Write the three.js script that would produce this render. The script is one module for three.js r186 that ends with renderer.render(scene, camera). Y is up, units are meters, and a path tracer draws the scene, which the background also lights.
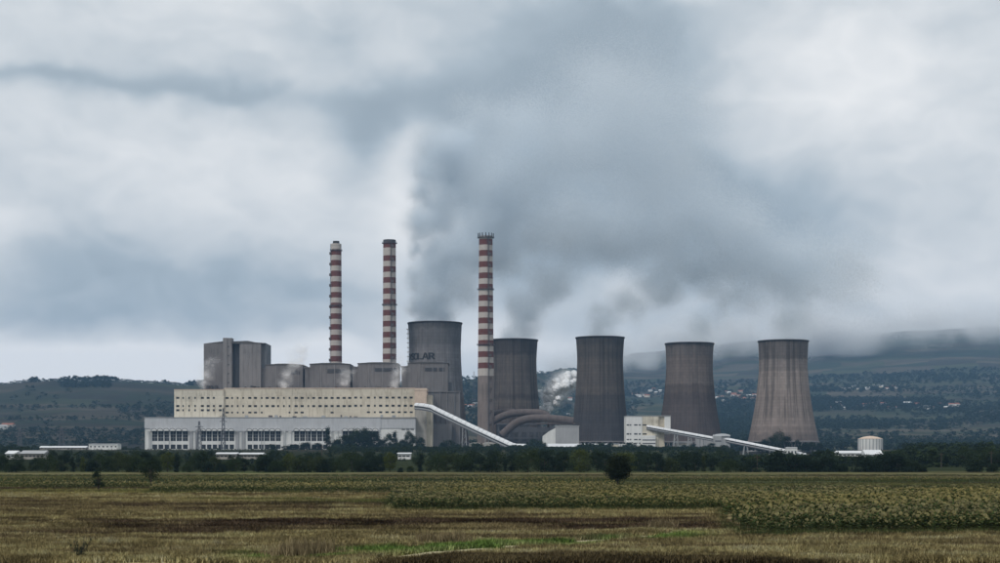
import * as THREE from 'three';
import { mergeGeometries } from 'three/addons/utils/BufferGeometryUtils.js';
import { FontLoader } from 'three/addons/loaders/FontLoader.js';
import { TextGeometry } from 'three/addons/geometries/TextGeometry.js';

/* ------------------------------------------------------------------ camera, sky, sun, air, exposure */
const EYE = 4.8, F = 1596.5, HORIZON = 455;              // eye height in metres; focal length and horizon row in photo pixels
const renderer = new THREE.WebGLRenderer({ antialias: true });
renderer.setSize(1024, 577);
renderer.toneMapping = THREE.LinearToneMapping;
renderer.toneMappingExposure = 1.0;
renderer.shadowMap.enabled = true;
renderer.shadowMap.type = THREE.PCFSoftShadowMap;

const scene = new THREE.Scene();
const camera = new THREE.PerspectiveCamera(20, 1000 / 563, 0.5, 40000);
camera.position.set(0, EYE, 0);
camera.setViewOffset(1000, 563, 0, -(HORIZON - 281.5), 1000, 563);
scene.add(camera);

const SUN = { intensity: 1.5, dir: new THREE.Vector3(-0.55, 0.95, 0.65).normalize() };
const sun = new THREE.DirectionalLight(new THREE.Color(1.0, 0.97, 0.93), SUN.intensity);
sun.position.copy(SUN.dir).multiplyScalar(3000).add(new THREE.Vector3(0, 0, -1500));
sun.target.position.set(0, 0, -1500);
sun.castShadow = true;
sun.shadow.radius = 24;
sun.shadow.mapSize.set(4096, 4096);
Object.assign(sun.shadow.camera, { left: -1500, right: 1500, top: 1500, bottom: -1500, near: 10, far: 7000 });
scene.add(sun, sun.target);

scene.fog = new THREE.FogExp2(new THREE.Color(0.33, 0.60, 0.95), 0.000056);

/* ------------------------------------------------------------------ seeded randomness and noise */
function rng(seed) {
  let a = seed >>> 0;
  return () => { a = (a + 0x6D2B79F5) | 0; let t = Math.imul(a ^ (a >>> 15), 1 | a); t = (t + Math.imul(t ^ (t >>> 7), 61 | t)) ^ t; return ((t ^ (t >>> 14)) >>> 0) / 4294967296; };
}
const gauss = (r) => { let s = 0; for (let i = 0; i < 4; i++) s += r(); return (s - 2) * 1.73; };
const clamp = (x, a = 0, b = 1) => (x < a ? a : x > b ? b : x);
const sstep = (a, b, x) => { const t = clamp((x - a) / (b - a)); return t * t * (3 - 2 * t); };
const lerp = (a, b, t) => a + (b - a) * t;
const NT = new Float32Array(65536); { const r = rng(77); for (let i = 0; i < 65536; i++) NT[i] = r(); }
function vnoise(x, y) {
  const xi = Math.floor(x), yi = Math.floor(y); let fx = x - xi, fy = y - yi;
  fx = fx * fx * (3 - 2 * fx); fy = fy * fy * (3 - 2 * fy);
  const a = xi & 255, b = (xi + 1) & 255, c = (yi & 255) << 8, d = ((yi + 1) & 255) << 8;
  const p = NT[a | c], q = NT[b | c], s = NT[a | d], t = NT[b | d];
  return p + (q - p) * fx + (s - p + (p - q + t - s) * fx) * fy;
}
function fbm(x, y, o = 4) { let s = 0, a = 0.5, n = 0; for (let i = 0; i < o; i++) { s += a * vnoise(x, y); n += a; a *= 0.5; x = x * 2.03 + 17.3; y = y * 2.03 + 9.1; } return s / n; }
const hash2 = (i, j) => NT[((i * 73 + 31) & 255) | (((j * 151 + 17) & 255) << 8)];

/* ------------------------------------------------------------------ the overcast sky (angles in degrees; azimuth 0 is north, where the camera looks) */
{
  const W = 4096, H = 2048, data = new Float32Array(W * H * 4);
  // cloud banks: [azimuth, elevation, half width, half height, brighter (+) or darker (-)]
  const banks = [
    [-15.5, 12.75, 4.0, 0.26, -0.30], [-9.5, 12.8, 3.6, 0.36, -0.26], [-4.7, 11.3, 0.9, 1.5, -0.50], [-3.6, 12.5, 1.8, 0.8, -0.26], [-1.2, 12.2, 2.0, 1.2, -0.28],
    [-0.6, 9.2, 1.6, 2.6, -0.34], [1.4, 10.4, 2.6, 2.8, -0.40], [4.4, 11.8, 3.6, 3.0, -0.40], [6.6, 9.0, 4.0, 2.6, -0.46], [9.8, 7.6, 3.0, 2.2, -0.36], [5.4, 14.8, 3.4, 1.8, -0.32], [2.6, 7.8, 2.0, 1.2, -0.24], [1.2, 14.2, 2.4, 1.2, -0.2],
    [-15.5, 6.4, 4.2, 1.5, -0.38], [-9.0, 5.8, 4.6, 1.2, -0.30], [-16.8, 5.0, 3.0, 0.8, -0.20], [-12.5, 4.7, 3.4, 0.5, -0.12],
    [-15.5, 3.0, 5.5, 0.75, 0.85], [-7, 3.2, 4, 0.8, 0.5], [-17.4, 7.8, 1.2, 1.2, 0.2], [-3.7, 8.8, 1.1, 2.6, 0.30], [-10.5, 9.8, 5.0, 1.5, 0.16], [11.5, 12.9, 4.6, 2.4, 0.18], [4.2, 5.9, 1.2, 0.7, 0.40], [15.5, 13, 5, 4, 0.06], [14.5, 5.0, 4.5, 1.2, 0.12], [0.5, 4.2, 2.4, 0.8, 0.30],
    [-6, 15.2, 2.2, 1.0, -0.20], [13.5, 8.2, 4.5, 1.2, -0.08], [-12, 15.6, 3, 0.6, -0.08],
  ];
  const dark = [0.195, 0.258, 0.315], mid = [0.455, 0.53, 0.592], lite = [0.86, 0.88, 0.895];
  for (let j = 0; j < H; j++) {
    const el = ((j + 0.5) / H - 0.5) * 180;
    for (let i = 0; i < W; i++) {
      const k = (j * W + i) * 4;
      let t;
      if (el < -1) t = 0.6;
      else {
        const az0 = ((i + 0.5) / W - 0.25) * 360, az = az0 > 180 ? az0 - 360 : az0;
        const es = el > 16 ? 16 + (el - 16) * 0.7 : el;
        const wx = (fbm(az / 3.4 + 40, es / 2.0 + 3, 5) - 0.5) * 4.2, wy = (fbm(az / 3.2 + 90, es / 1.9 + 13, 5) - 0.5) * 2.8;
        const fine = fbm((az + wx) / 1.5 + 7, (es + wy) / 0.8 + 5, 5) - 0.5, base = fbm((az + wx) / 9 + 3, (es + wy) / 3.2 + 21, 5) - 0.5;
        const billow = 1 - 2 * Math.abs(fbm((az + wx * 0.4) / 1.9 + 27, (es + wy * 0.4) / 1.2 + 31, 4) - 0.5);
        t = 0.81 + base * 0.50 + fine * 0.16 + (billow - 0.8) * 0.14;
        if (el < 24 && Math.abs(az) < 34) for (const [a, e, ra, re, amp] of banks) {
          const dx = (az + wx * 0.5 - a) / ra, dy = (el + wy * 0.5 - e) / re, d2 = dx * dx + dy * dy;
          if (d2 < 12) t += amp * Math.exp(-d2 * 0.85);
        }
      }
      t = t > 0.46 ? t : 0.27 + 0.19 * Math.exp((t - 0.46) / 0.19);   // overcast: no bank is darker than this
      t = clamp(t, 0.02, 1.25);
      const A = t < 0.5 ? dark : mid, B = t < 0.5 ? mid : lite, f = t < 0.5 ? t * 2 : t * 2 - 1;
      for (let c = 0; c < 3; c++) data[k + c] = A[c] + (B[c] - A[c]) * f;
      data[k + 3] = 1;
    }
  }
  const sky = new THREE.DataTexture(data, W, H, THREE.RGBAFormat, THREE.FloatType);
  sky.mapping = THREE.EquirectangularReflectionMapping; sky.magFilter = THREE.LinearFilter; sky.needsUpdate = true;
  scene.background = sky; scene.environment = sky;
}

/* ------------------------------------------------------------------ helpers */
const V = (x, y, z) => new THREE.Vector3(x, y, z);
const X = (px, d) => (px - 500) * d / F;                  // metres right of the view axis, at depth d
const Y = (py, d) => EYE + (HORIZON - py) * d / F;        // metres above the field, at depth d
const at = (px, py, d) => V(X(px, d), Y(py, d), -d);
const taken = {};
const numbered = (n) => { const k = taken[n] = (taken[n] ?? -1) + 1; return k ? `${n}_${String(k).padStart(3, '0')}` : n; };
function tag(o, label, category, group, kind) {
  o.userData = { label, category }; if (group) o.userData.group = group; if (kind) o.userData.kind = kind; return o;
}
function thing(name, p, label, category, group, turn = 0) {
  const g = new THREE.Group(); g.name = numbered(name); g.position.copy(p); g.rotation.y = turn; scene.add(g); return tag(g, label, category, group);
}
const flat = (g) => { g = g.index ? g.toNonIndexed() : g; for (const k of Object.keys(g.attributes)) if (!['position', 'normal', 'uv'].includes(k)) g.deleteAttribute(k); return g; };
function mesh(name, geos, mat, parent) {
  const list = Array.isArray(geos) ? geos : [geos];
  const g = list.length > 1 ? mergeGeometries(list.map(flat)) : list[0];
  const m = new THREE.Mesh(g, mat); m.name = parent ? name : numbered(name); m.castShadow = m.receiveShadow = true;
  (parent ?? scene).add(m); return m;
}
function structure(name, geos, mat) { const m = mesh(name, geos, mat); m.userData = { kind: 'structure' }; return m; }
// a box from corner to corner, uv in metres
function bx(x0, x1, y0, y1, z0, z1) {
  const g = new THREE.BoxGeometry(x1 - x0, y1 - y0, z1 - z0); g.translate((x0 + x1) / 2, (y0 + y1) / 2, (z0 + z1) / 2);
  const p = g.attributes.position, n = g.attributes.normal, uv = g.attributes.uv;
  for (let i = 0; i < p.count; i++) {
    const ax = Math.abs(n.getX(i)), ay = Math.abs(n.getY(i));
    if (ax > 0.5) uv.setXY(i, p.getZ(i), p.getY(i)); else if (ay > 0.5) uv.setXY(i, p.getX(i), p.getZ(i)); else uv.setXY(i, p.getX(i), p.getY(i));
  }
  return g;
}
// a wall slab in the xy plane with real openings; front face at z = zf, thickness t behind it
function pierced(x0, x1, y0, y1, holes, zf, t) {
  const s = new THREE.Shape([new THREE.Vector2(x0, y0), new THREE.Vector2(x1, y0), new THREE.Vector2(x1, y1), new THREE.Vector2(x0, y1)]);
  for (const [a, b, c, d] of holes) s.holes.push(new THREE.Path([new THREE.Vector2(a, c), new THREE.Vector2(a, d), new THREE.Vector2(b, d), new THREE.Vector2(b, c)]));
  const g = new THREE.ExtrudeGeometry(s, { depth: t, bevelEnabled: false }); g.translate(0, 0, zf - t); return flat(g);
}
function bar(a, b, r, n = 6) {
  const d = b.clone().sub(a), g = new THREE.CylinderGeometry(r, r, d.length(), n, 1);
  g.applyQuaternion(new THREE.Quaternion().setFromUnitVectors(V(0, 1, 0), d.clone().normalize())); g.translate((a.x + b.x) / 2, (a.y + b.y) / 2, (a.z + b.z) / 2); return flat(g);
}
function prism(pts, z0, z1) {                              // polygon in xy, extruded along z
  const g = new THREE.ExtrudeGeometry(new THREE.Shape(pts.map(([x, y]) => new THREE.Vector2(x, y))), { depth: z1 - z0, bevelEnabled: false }); g.translate(0, 0, z0); return flat(g);
}
const toS = (c) => (c <= 0.0031308 ? c * 12.92 : 1.055 * Math.pow(c, 1 / 2.4) - 0.055);
function texture(w, h, fn, rx = 1, ry = 1, srgb = true) {
  const d = new Uint8Array(w * h * 4), o = [0, 0, 0];
  for (let j = 0; j < h; j++) for (let i = 0; i < w; i++) { fn(i / w, j / h, o, i, j); const k = (j * w + i) * 4; for (let c = 0; c < 3; c++) d[k + c] = clamp(srgb ? toS(clamp(o[c])) : o[c]) * 255 + 0.5; d[k + 3] = 255; }
  const t = new THREE.DataTexture(d, w, h); t.wrapS = t.wrapT = THREE.RepeatWrapping; t.magFilter = THREE.LinearFilter; t.minFilter = THREE.LinearMipmapLinearFilter; t.generateMipmaps = true;
  if (srgb) t.colorSpace = THREE.SRGBColorSpace; t.repeat.set(rx, ry); t.needsUpdate = true; return t;
}
const tileN = (u, v, s, o, k = 0) => { // tiling noise
  const a = fbm(u * s + k, v * s + k, o), b = fbm((u - 1) * s + k, v * s + k, o), c = fbm(u * s + k, (v - 1) * s + k, o), d = fbm((u - 1) * s + k, (v - 1) * s + k, o);
  return lerp(lerp(a, b, u), lerp(c, d, u), v);
};
const std = (r, g, b, rough = 0.9, extra = {}) => new THREE.MeshStandardMaterial({ color: new THREE.Color().setRGB(r, g, b), roughness: rough, ...extra });

/* weathered wall texture: runs, patches, panel tone; multiplies the wall's own colour */
const wallTex = texture(512, 512, (u, v, o) => {
  const patch = tileN(u, v, 6, 4, 3), run = tileN(u, v * 0.12, 60, 2, 11), fine = tileN(u, v, 90, 2, 5);
  const k = 0.72 + 0.22 * patch + 0.18 * (run - 0.5) + 0.16 * (fine - 0.5);
  o[0] = k * 1.0; o[1] = k * 0.985; o[2] = k * 0.965;
}, 1 / 60, 1 / 60);
const grimeTex = texture(512, 512, (u, v, o) => {
  const patch = tileN(u, v, 5, 4, 31), run = sstep(0.5, 0.75, tileN(u, v * 0.1, 40, 3, 19)), fine = tileN(u, v, 80, 2, 25);
  const k = 0.62 + 0.34 * patch - 0.16 * run + 0.14 * (fine - 0.5);
  o[0] = k; o[1] = k * 0.98; o[2] = k * 0.97;
}, 1 / 55, 1 / 55);
const stainTex = texture(1024, 512, (u, v, o) => {
  const patch = tileN(u, v, 7, 4, 51), run = sstep(0.52, 0.72, tileN(u, v * 0.08, 70, 3, 39)), soot = sstep(0.50, 0.70, tileN(u, v, 4, 4, 63)), fine = tileN(u, v, 110, 2, 5), joint = (u * 40) % 1 < 0.035 || (v * 20) % 1 < 0.04 ? 0.9 : 1;
  const k = (0.70 + 0.26 * patch - 0.15 * run - 0.16 * soot + 0.16 * (fine - 0.5)) * joint;
  o[0] = k; o[1] = k * (0.985 - 0.02 * run); o[2] = k * (0.965 - 0.05 * run);
}, 1 / 120, 1 / 60);
const M = {
  cream: std(0.88, 0.81, 0.67, 0.9, { map: stainTex }), creamDull: std(0.80, 0.72, 0.58, 0.9, { map: stainTex }), pink: std(0.74, 0.58, 0.46, 0.9, { map: wallTex }),
  pale: std(0.52, 0.49, 0.44, 0.9, { map: stainTex }), concrete: std(0.44, 0.44, 0.45, 0.95, { map: wallTex }), white: std(0.86, 0.86, 0.84, 0.8, { map: wallTex }),
  hall: std(0.60, 0.61, 0.63, 0.9, { map: wallTex }),
  boiler: std(0.215, 0.205, 0.205, 0.9, { map: grimeTex }), boilerPale: std(0.27, 0.26, 0.26, 0.9, { map: grimeTex }), cladding: std(0.19, 0.20, 0.215, 0.8, { map: grimeTex }),
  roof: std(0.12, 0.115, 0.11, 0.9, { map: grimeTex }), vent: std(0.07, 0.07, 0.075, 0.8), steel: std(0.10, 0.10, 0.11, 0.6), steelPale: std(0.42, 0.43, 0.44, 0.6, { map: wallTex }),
  glass: std(0.016, 0.018, 0.021, 0.5), sheet: std(0.80, 0.82, 0.84, 0.5, { map: wallTex }), duct: std(0.15, 0.122, 0.115, 0.8, { map: grimeTex }),
  red: std(0.155, 0.050, 0.040, 0.85, { map: wallTex }), stackWhite: std(0.56, 0.51, 0.47, 0.85, { map: wallTex }), stackGrey: std(0.27, 0.225, 0.205, 0.9, { map: grimeTex }), dark: std(0.055, 0.055, 0.06, 0.8),
  bark: std(0.06, 0.048, 0.038, 0.95), paint: std(0.03, 0.03, 0.032, 0.9), tile: std(0.30, 0.12, 0.08, 0.9), galv: std(0.36, 0.38, 0.40, 0.5, { metalness: 0.3 }),
};

/* ------------------------------------------------------------------ the land */
const ridge = [[-300, 392], [0, 383], [30, 381], [60, 379], [100, 378], [150, 380], [190, 384], [300, 386], [400, 383], [450, 381], [500, 378], [540, 371], [575, 367], [640, 352], [700, 345], [760, 340], [850, 335], [900, 330], [1000, 325], [1300, 330]];
function ridgeRow(px) { for (let i = 1; i < ridge.length; i++) if (px < ridge[i][0]) { const [a, b] = [ridge[i - 1], ridge[i]]; return lerp(a[1], b[1], sstep(a[0], b[0], px)); } return 330; }
function height(x, z) {
  const d = -z; if (d < 460) return 0;
  const dip = Math.exp(-(((500 + F * x / d - 790) / 52) ** 4)) * sstep(1745, 1690, d);
  const plain = 9.5 * sstep(460, 1450, d) * (1 - 0.92 * dip);
  if (d < 2150) return plain;
  const u = clamp(x / d, -0.5, 0.5), D = lerp(4600, 8800, sstep(-0.03, 0.10, u)), H = EYE + (HORIZON - ridgeRow(500 + F * u)) * D / F;
  const t = (d - 2150) / (D - 2150);
  const ramp = t < 1 ? Math.pow(t, 1.65) : 1 - (t - 1) * 0.35;
  const rough = (fbm(x / 620 + 5, z / 620 + 8, 4) - 0.5) * 46 * sstep(0.05, 0.5, t) + (fbm(x / 170, z / 170, 3) - 0.5) * 12 * sstep(0.02, 0.3, t);
  return plain + (H - 9.5) * ramp + rough * (t > 0.85 ? 0.6 : 1);
}
const depthOn = (px, py, from = 2160, to = 9000) => { for (let d = from; d < to; d += 10) if (height(X(px, d), -d) >= Y(py, d)) return d; return to; };
{
  const rad = [0, 6]; for (let r = 20; r < 440; r += 60) rad.push(r); for (let r = 450; r < 2000; r *= 1.06) rad.push(r); for (let r = 2010; r < 10400; r *= 1.011) rad.push(r);
  const az = []; for (let a = -180; a < -26; a += 4) az.push(a); for (let a = -26; a < 26; a += 0.16) az.push(a); for (let a = 26; a <= 180.01; a += 4) az.push(a); az[az.length - 1] = 180;
  const pos = [], uv = [], idx = [], n = az.length;
  for (const r of rad) for (const a of az) {
    const x = r * Math.sin(a * Math.PI / 180), z = -r * Math.cos(a * Math.PI / 180), d = Math.max(r, 1);
    pos.push(x, height(x, z) - 0.08, z); uv.push(x / 7000 + 0.5, -z / 10000);
  }
  for (let i = 0; i + 1 < rad.length; i++) for (let j = 0; j + 1 < n; j++) { const a = i * n + j, b = a + n; idx.push(a, a + 1, b, b, a + 1, b + 1); }
  const g = new THREE.BufferGeometry(); g.setAttribute('position', new THREE.Float32BufferAttribute(pos, 3)); g.setAttribute('uv', new THREE.Float32BufferAttribute(uv, 2)); g.setIndex(idx); g.computeVertexNormals();
  const tones = [[0.058, 0.062, 0.044], [0.082, 0.074, 0.056], [0.045, 0.054, 0.036], [0.100, 0.090, 0.068], [0.052, 0.050, 0.040], [0.066, 0.074, 0.046]];
  const map = texture(2048, 2048, (u, v, o) => {
    let x = (u - 0.5) * 7000, z = -v * 10000; const d = -z;
    const wx = x + (fbm(x / 300, z / 300, 3) - 0.5) * 160, wz = z + (fbm(x / 300 + 50, z / 300, 3) - 0.5) * 160;
    const big = Math.floor(wz / 520), cw = 180 + 160 * hash2(big, 3), ch = 90 + 60 * hash2(big, 9);
    const ci = Math.floor((wx + 0.3 * wz) / cw), cj = Math.floor((wz - 0.12 * wx) / ch);
    const c = tones[Math.floor(hash2(ci + big * 7, cj) * 5.999)];
    const m = 0.78 + 0.44 * fbm(x / 40, z / 25, 3), scrub = sstep(0.5, 0.62, fbm(x / 420 + 11, z / 300 + 2, 4));
    const near = sstep(1500, 700, d), leftTone = 1 - 0.3 * sstep(-0.06, -0.12, x / Math.max(d, 1));  // tone factor, lower on the left side of the terrain
    for (let k = 0; k < 3; k++) { let q = lerp(c[k], [0.045, 0.055, 0.038][k], scrub * 0.75); q = lerp(q, [0.032, 0.040, 0.021][k], near); o[k] = q * m * leftTone; }
  });
  map.wrapS = map.wrapT = THREE.MirroredRepeatWrapping;
  structure('terrain', g, new THREE.MeshPhysicalMaterial({ map, roughness: 1, specularIntensity: 0 }));
}

/* ------------------------------------------------------------------ the field in front: strips of stubble, soil, grass */
// v is a row number that only depends on depth (near 563, far 471): strips were read off along it
const rowOf = (d) => HORIZON + F * EYE / d;
const depthOf = (v) => F * EYE / (v - HORIZON);
const C = { soil: [0.038, 0.025, 0.016], soil2: [0.078, 0.054, 0.037], stub: [0.205, 0.165, 0.083], tan: [0.350, 0.290, 0.145], olive: [0.125, 0.130, 0.050], green: [0.105, 0.185, 0.042], dgreen: [0.050, 0.070, 0.027], pale: [0.170, 0.155, 0.085], yel: [0.260, 0.235, 0.088], track: [0.44, 0.38, 0.25] };
// sunflower blocks: does one stand at x, depth d?
function inCrop(x, d) {
  const px = 500 + F * x / d, v = rowOf(d), n = (fbm(x / 9, d / 9, 3) - 0.5);
  const e = n * 5;
  if (px > 722 + n * 60 && v < 535.5 + e && v > 499.5 && px - 722 > (v < 520 ? 0 : (v - 520) * 1.2)) return 1;   // the near block
  if (px > 391 + n * 24 && v < 511 + e * 0.5 && v > 495.4 && px < 1100) return 2;                                      // the long block behind it
  if (px > -60 && px < 620 + n * 40 && v < 493.5 && v > 486.6 && !(px < 150 && v > 489 + n * 3)) return 3;  // the far block
  if (px > -100 && px < 1100 && v < 483.4 && v > 480.6) return 4;
  return 0;
}
function groundAt(x, d, o) {
  const px = 500 + F * x / d, n1 = fbm(x / 11 + 3, d / 7 + 5, 4) - 0.5, n2 = fbm(x / 3 + 9, d / 2.2, 3), n3 = fbm(x / 0.7, d / 0.7, 2);
  const v0 = rowOf(d), v = v0 + n1 * 5 * Math.min(1, 100 / d) + (fbm(x / 22 + 1, v0 * 0.55, 4) - 0.5) * 4.5 * sstep(492, 505, v0);
  let c, m = 0;
  const mix = (A, B, t) => [lerp(A[0], B[0], t), lerp(A[1], B[1], t), lerp(A[2], B[2], t)];
  const patch = sstep(0.42, 0.62, n2), broad = sstep(0.40, 0.60, fbm(x / 16 + 21, d / 10 + 33, 4));
  if (v < 473) c = C.dgreen; else if (v < 475.2) c = mix(C.olive, C.pale, 0.5); else if (v < 476.6) c = C.dgreen; else if (v < 479.4) c = px > 250 ? C.pale : C.olive; else if (v < 484) c = C.dgreen; else if (v < 487) c = C.olive;
  else if (v < 490) c = px < 160 ? C.soil2 : C.dgreen;
  else if (v < 494) c = px < 300 ? mix(C.yel, C.olive, patch) : C.stub;
  else if (v < 500) c = mix(C.stub, C.tan, patch);
  else if (v < 507) c = px < 180 ? mix(C.stub, C.tan, 0.3 * patch) : mix(C.olive, C.stub, broad);
  else if (v < 513) c = px < 330 ? mix(C.soil2, C.stub, patch * 0.7) : mix(C.stub, C.tan, patch);
  else if (v < 521) c = px > 620 ? mix(C.tan, C.stub, patch) : mix(C.stub, C.tan, patch * 0.7);
  else if (v < 532.5) { const br = sstep(0.50, 0.64, fbm(x / 8 + 40, d / 2.4 + 2, 4)); c = mix(mix(C.soil, C.soil2, patch), mix(C.stub, C.tan, patch), clamp(br * (px < 480 ? 0.55 : 0.4) + sstep(120, 40, px) * (0.4 + 0.6 * patch) + sstep(690, 780, px))); }
  else if (v < 538) c = px < 260 ? mix(C.soil2, C.stub, patch) : mix(C.stub, C.tan, patch);
  else { c = px < 250 ? mix(C.stub, C.tan, patch) : mix(C.stub, C.tan, 0.3 + 0.7 * patch); }
  { const st = fbm(x / 16 + 15, v0 * 0.8 + 3, 4); if (v0 > 492 && v0 < 562) { c = mix(c, C.soil2, 0.75 * sstep(0.55, 0.64, st)); if (v < 520.5 || v > 533) c = mix(c, C.tan, 0.5 * sstep(0.42, 0.34, st)); } else if (v0 < 493) { const s2 = fbm(x / 26 + 5, v0 * 2.2, 3); c = mix(c, C.soil2, 0.6 * sstep(0.5, 0.62, s2)); c = mix(c, C.pale, 0.5 * sstep(0.45, 0.36, s2)); } }
  const gv = 556 - (px - 300) * 0.043; if (px > 200 && px < 740) c = mix(c, C.green, 0.9 * sstep(0.34, 0.5, fbm(x / 2.2 + 61, d / 5 + 7, 3)) * sstep(200, 270, px) * sstep(740, 660, px) * sstep(px < 450 ? 7 : 4.2, 1.5, Math.abs(v - gv - (px < 450 ? 1 : 0))));
  if (px > 380) c = mix(c, C.soil, 0.8 * sstep(0, 2.5, v0 - (555 + (px - 440) * 0.024) + n1 * 9 - sstep(470, 380, px) * 9));
  // the pale wheel track that climbs to the right
  const tv = 561 - (px - 360) * 0.085 + (fbm(x / 9, 3, 2) - 0.5) * 2.5; if (px > 320 && px < 700) { m = 0.95 * Math.exp(-(((v0 - tv) / 1.1) ** 2)) * sstep(0.32, 0.52, n2) * sstep(700, 640, px) * sstep(340, 400, px); c = mix(c, C.track, m); m = Math.max(m, 0.9 * Math.exp(-(((v0 - tv - 2) / 2) ** 2)) * sstep(700, 640, px) * sstep(340, 400, px)); }
  const rowsT = d > 140 ? 1 : 0.75 + 0.5 * n3;
  const k = (0.56 + 0.74 * n2) * rowsT;
  o[0] = c[0] * k; o[1] = c[1] * k; o[2] = c[2] * k; return m;
}
{
  const x0 = -190, x1 = 190, dn = 20, df = 470, pos = [], uv = [], idx = [], nx = 120, nd = 160;
  for (let j = 0; j <= nd; j++) for (let i = 0; i <= nx; i++) {
    const d = dn + (df - dn) * (j / nd) ** 1.6, x = lerp(x0, x1, i / nx);
    const clod = d > 60 && d < 260 ? (fbm(x / 5, d / 2.5, 3) - 0.5) * 0.22 : 0;
    pos.push(x, clod + 0.06, -d); uv.push((x - x0) / (x1 - x0), (d - dn) / (df - dn));
  }
  for (let j = 0; j < nd; j++) for (let i = 0; i < nx; i++) { const a = j * (nx + 1) + i, b = a + nx + 1; idx.push(a, a + 1, b, b, a + 1, b + 1); }
  const g = new THREE.BufferGeometry(); g.setAttribute('position', new THREE.Float32BufferAttribute(pos, 3)); g.setAttribute('uv', new THREE.Float32BufferAttribute(uv, 2)); g.setIndex(idx); g.computeVertexNormals();
  const map = texture(2048, 2048, (u, v, o) => groundAt(lerp(x0, x1, u), lerp(dn, df, v), o)); map.wrapS = map.wrapT = THREE.ClampToEdgeWrapping;
  structure('field', g, new THREE.MeshPhysicalMaterial({ map, roughness: 1, specularIntensity: 0 }));
}

/* ------------------------------------------------------------------ the power station */
const BASE = 9.5;                                           // the plateau it stands on
// a frame for one building: px and rows read off the photograph become metres in the group's own axes, at depth d
function frame(px0, d) { const s = d / F; return { s, x: (px) => (px - px0) * s, y: (py) => Y(py, d) - BASE, origin: V(X(px0, d), BASE, -d) }; }

{ /* long cream block above, its three rows of windows */
  const d = 1750, f = frame(300, d), g = thing('turbine_office_block', f.origin, 'long cream block with three rows of small dark windows', 'building');
  const wins = [[178, 3.2], [183.3, 1.5], [189.4, 1.6], [195.4, 1.6], [202.6, 3], [208.4, 3], [214, 2], [220.5, 2.8], [227, 3.2], [232, 1.8], [237.6, 1.7], [243.1, 1.6], [249.7, 3.2], [255.3, 3.1], [261.6, 1.8], [267, 3.2], [273, 3.4], [278, 2], [283.8, 1.7], [289.4, 1.8], [296, 3.3], [302, 3.2], [308.3, 1.6], [313.6, 3], [320, 3.5], [326, 3.4], [332, 3.1], [338, 3.2], [344, 3.2], [349.6, 3.2], [355.6, 3], [361, 2], [368.4, 3.1], [374.8, 1.8], [380.6, 3.2], [386.9, 3.2], [393, 3.2], [399.2, 3.1], [405.3, 3.2], [411.2, 3]];
  const rows = [[396.9, 398.9], [405, 407.1]];
  const holesL = [], holesR = [];
  for (const [px, w] of wins) {
    const L = px < 224, list = L ? holesL : holesR, all = [...rows];
    if (L) all.push([409.2, 411.3]); else if (!(px > 264 && px < 287) && !(px > 304 && px < 330) && !(px > 334 && px < 364)) all.push([411.6, 413.4]);
    for (const [a, b] of all) { if (L && px > 218 && a < 400) continue; const e = px > 350 && L === false ? -0.35 : 0; list.push([f.x(px - w / 2), f.x(px + w / 2), f.y(b + e), f.y(a + e)]); }
  }
  mesh('wall', [pierced(f.x(174.5), f.x(224), f.y(420), f.y(390), holesL, 0, 0.9), bx(f.x(174.5), f.x(224), 0, f.y(390), -40, -0.9)], M.cream, g);
  mesh('wall', [pierced(f.x(224), f.x(415), f.y(420), f.y(388.6), holesR, -2.2, 0.9), bx(f.x(224), f.x(415), 0, f.y(388.6), -41.5, -3.1)], M.creamDull, g);
  mesh('parapet', [bx(f.x(174.2), f.x(224.2), f.y(390) + 0.003, f.y(389.3), -40.3, 0.3), bx(f.x(224.2), f.x(415), f.y(388.6) + 0.003, f.y(387.8), -41.8, -1.9)], M.pink, g);
  const wm = (h, z) => mesh('window', bx(h[0] - 0.05, h[1] + 0.05, h[2] - 0.05, h[3] + 0.05, z - 0.15, z), M.glass, g);
  for (const h of holesL) { wm(h, -0.55); } for (const h of holesR) { wm(h, -2.75); }
  // clutter on the ledge between the two blocks
  const r = rng(5);
  for (let i = 0; i < 16; i++) { const px = 232 + r() * 180, w = 0.8 + r() * 1.6, h = 0.8 + r() * 2.2; mesh('roof_vent', bx(f.x(px) - w, f.x(px) + w, f.y(417.6), f.y(417.6) + h, 1.5 + r() * 2, 4), i % 3 ? M.steelPale : M.duct, g); }
  for (let i = 0; i < 26; i++) { const px = 200 + r() * 210, h = 0.6 + r() * 1.6, w = 0.4 + r() * 0.9, y = f.y(px < 224 ? 389.3 : 387.8); mesh('roof_vent', bx(f.x(px) - w, f.x(px) + w, y, y + h, -9 - r() * 20, -7), i % 2 ? M.roof : M.duct, g); }
  // stair tower at its right end
  const t = thing('stair_tower', V(f.origin.x + f.x(421), BASE, f.origin.z), 'narrow pinkish stair tower at the right end of the cream block', 'tower'), q = (px) => (px - 421) * f.s;
  mesh('wall', bx(q(415), q(426.6), 0, f.y(406), -32, 2.4), M.pale, t); mesh('upper_wall', bx(q(415), q(426.6), f.y(406), f.y(390.6), -32, 2.5), M.pink, t);
  mesh('cap', bx(q(414.7), q(427), f.y(390.6), f.y(388.2), -32.3, 2.8), M.pink, t);
  mesh('rear_wing', bx(q(426.6), q(432), 0, f.y(395), -32, -4), M.creamDull, t);
}
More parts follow.
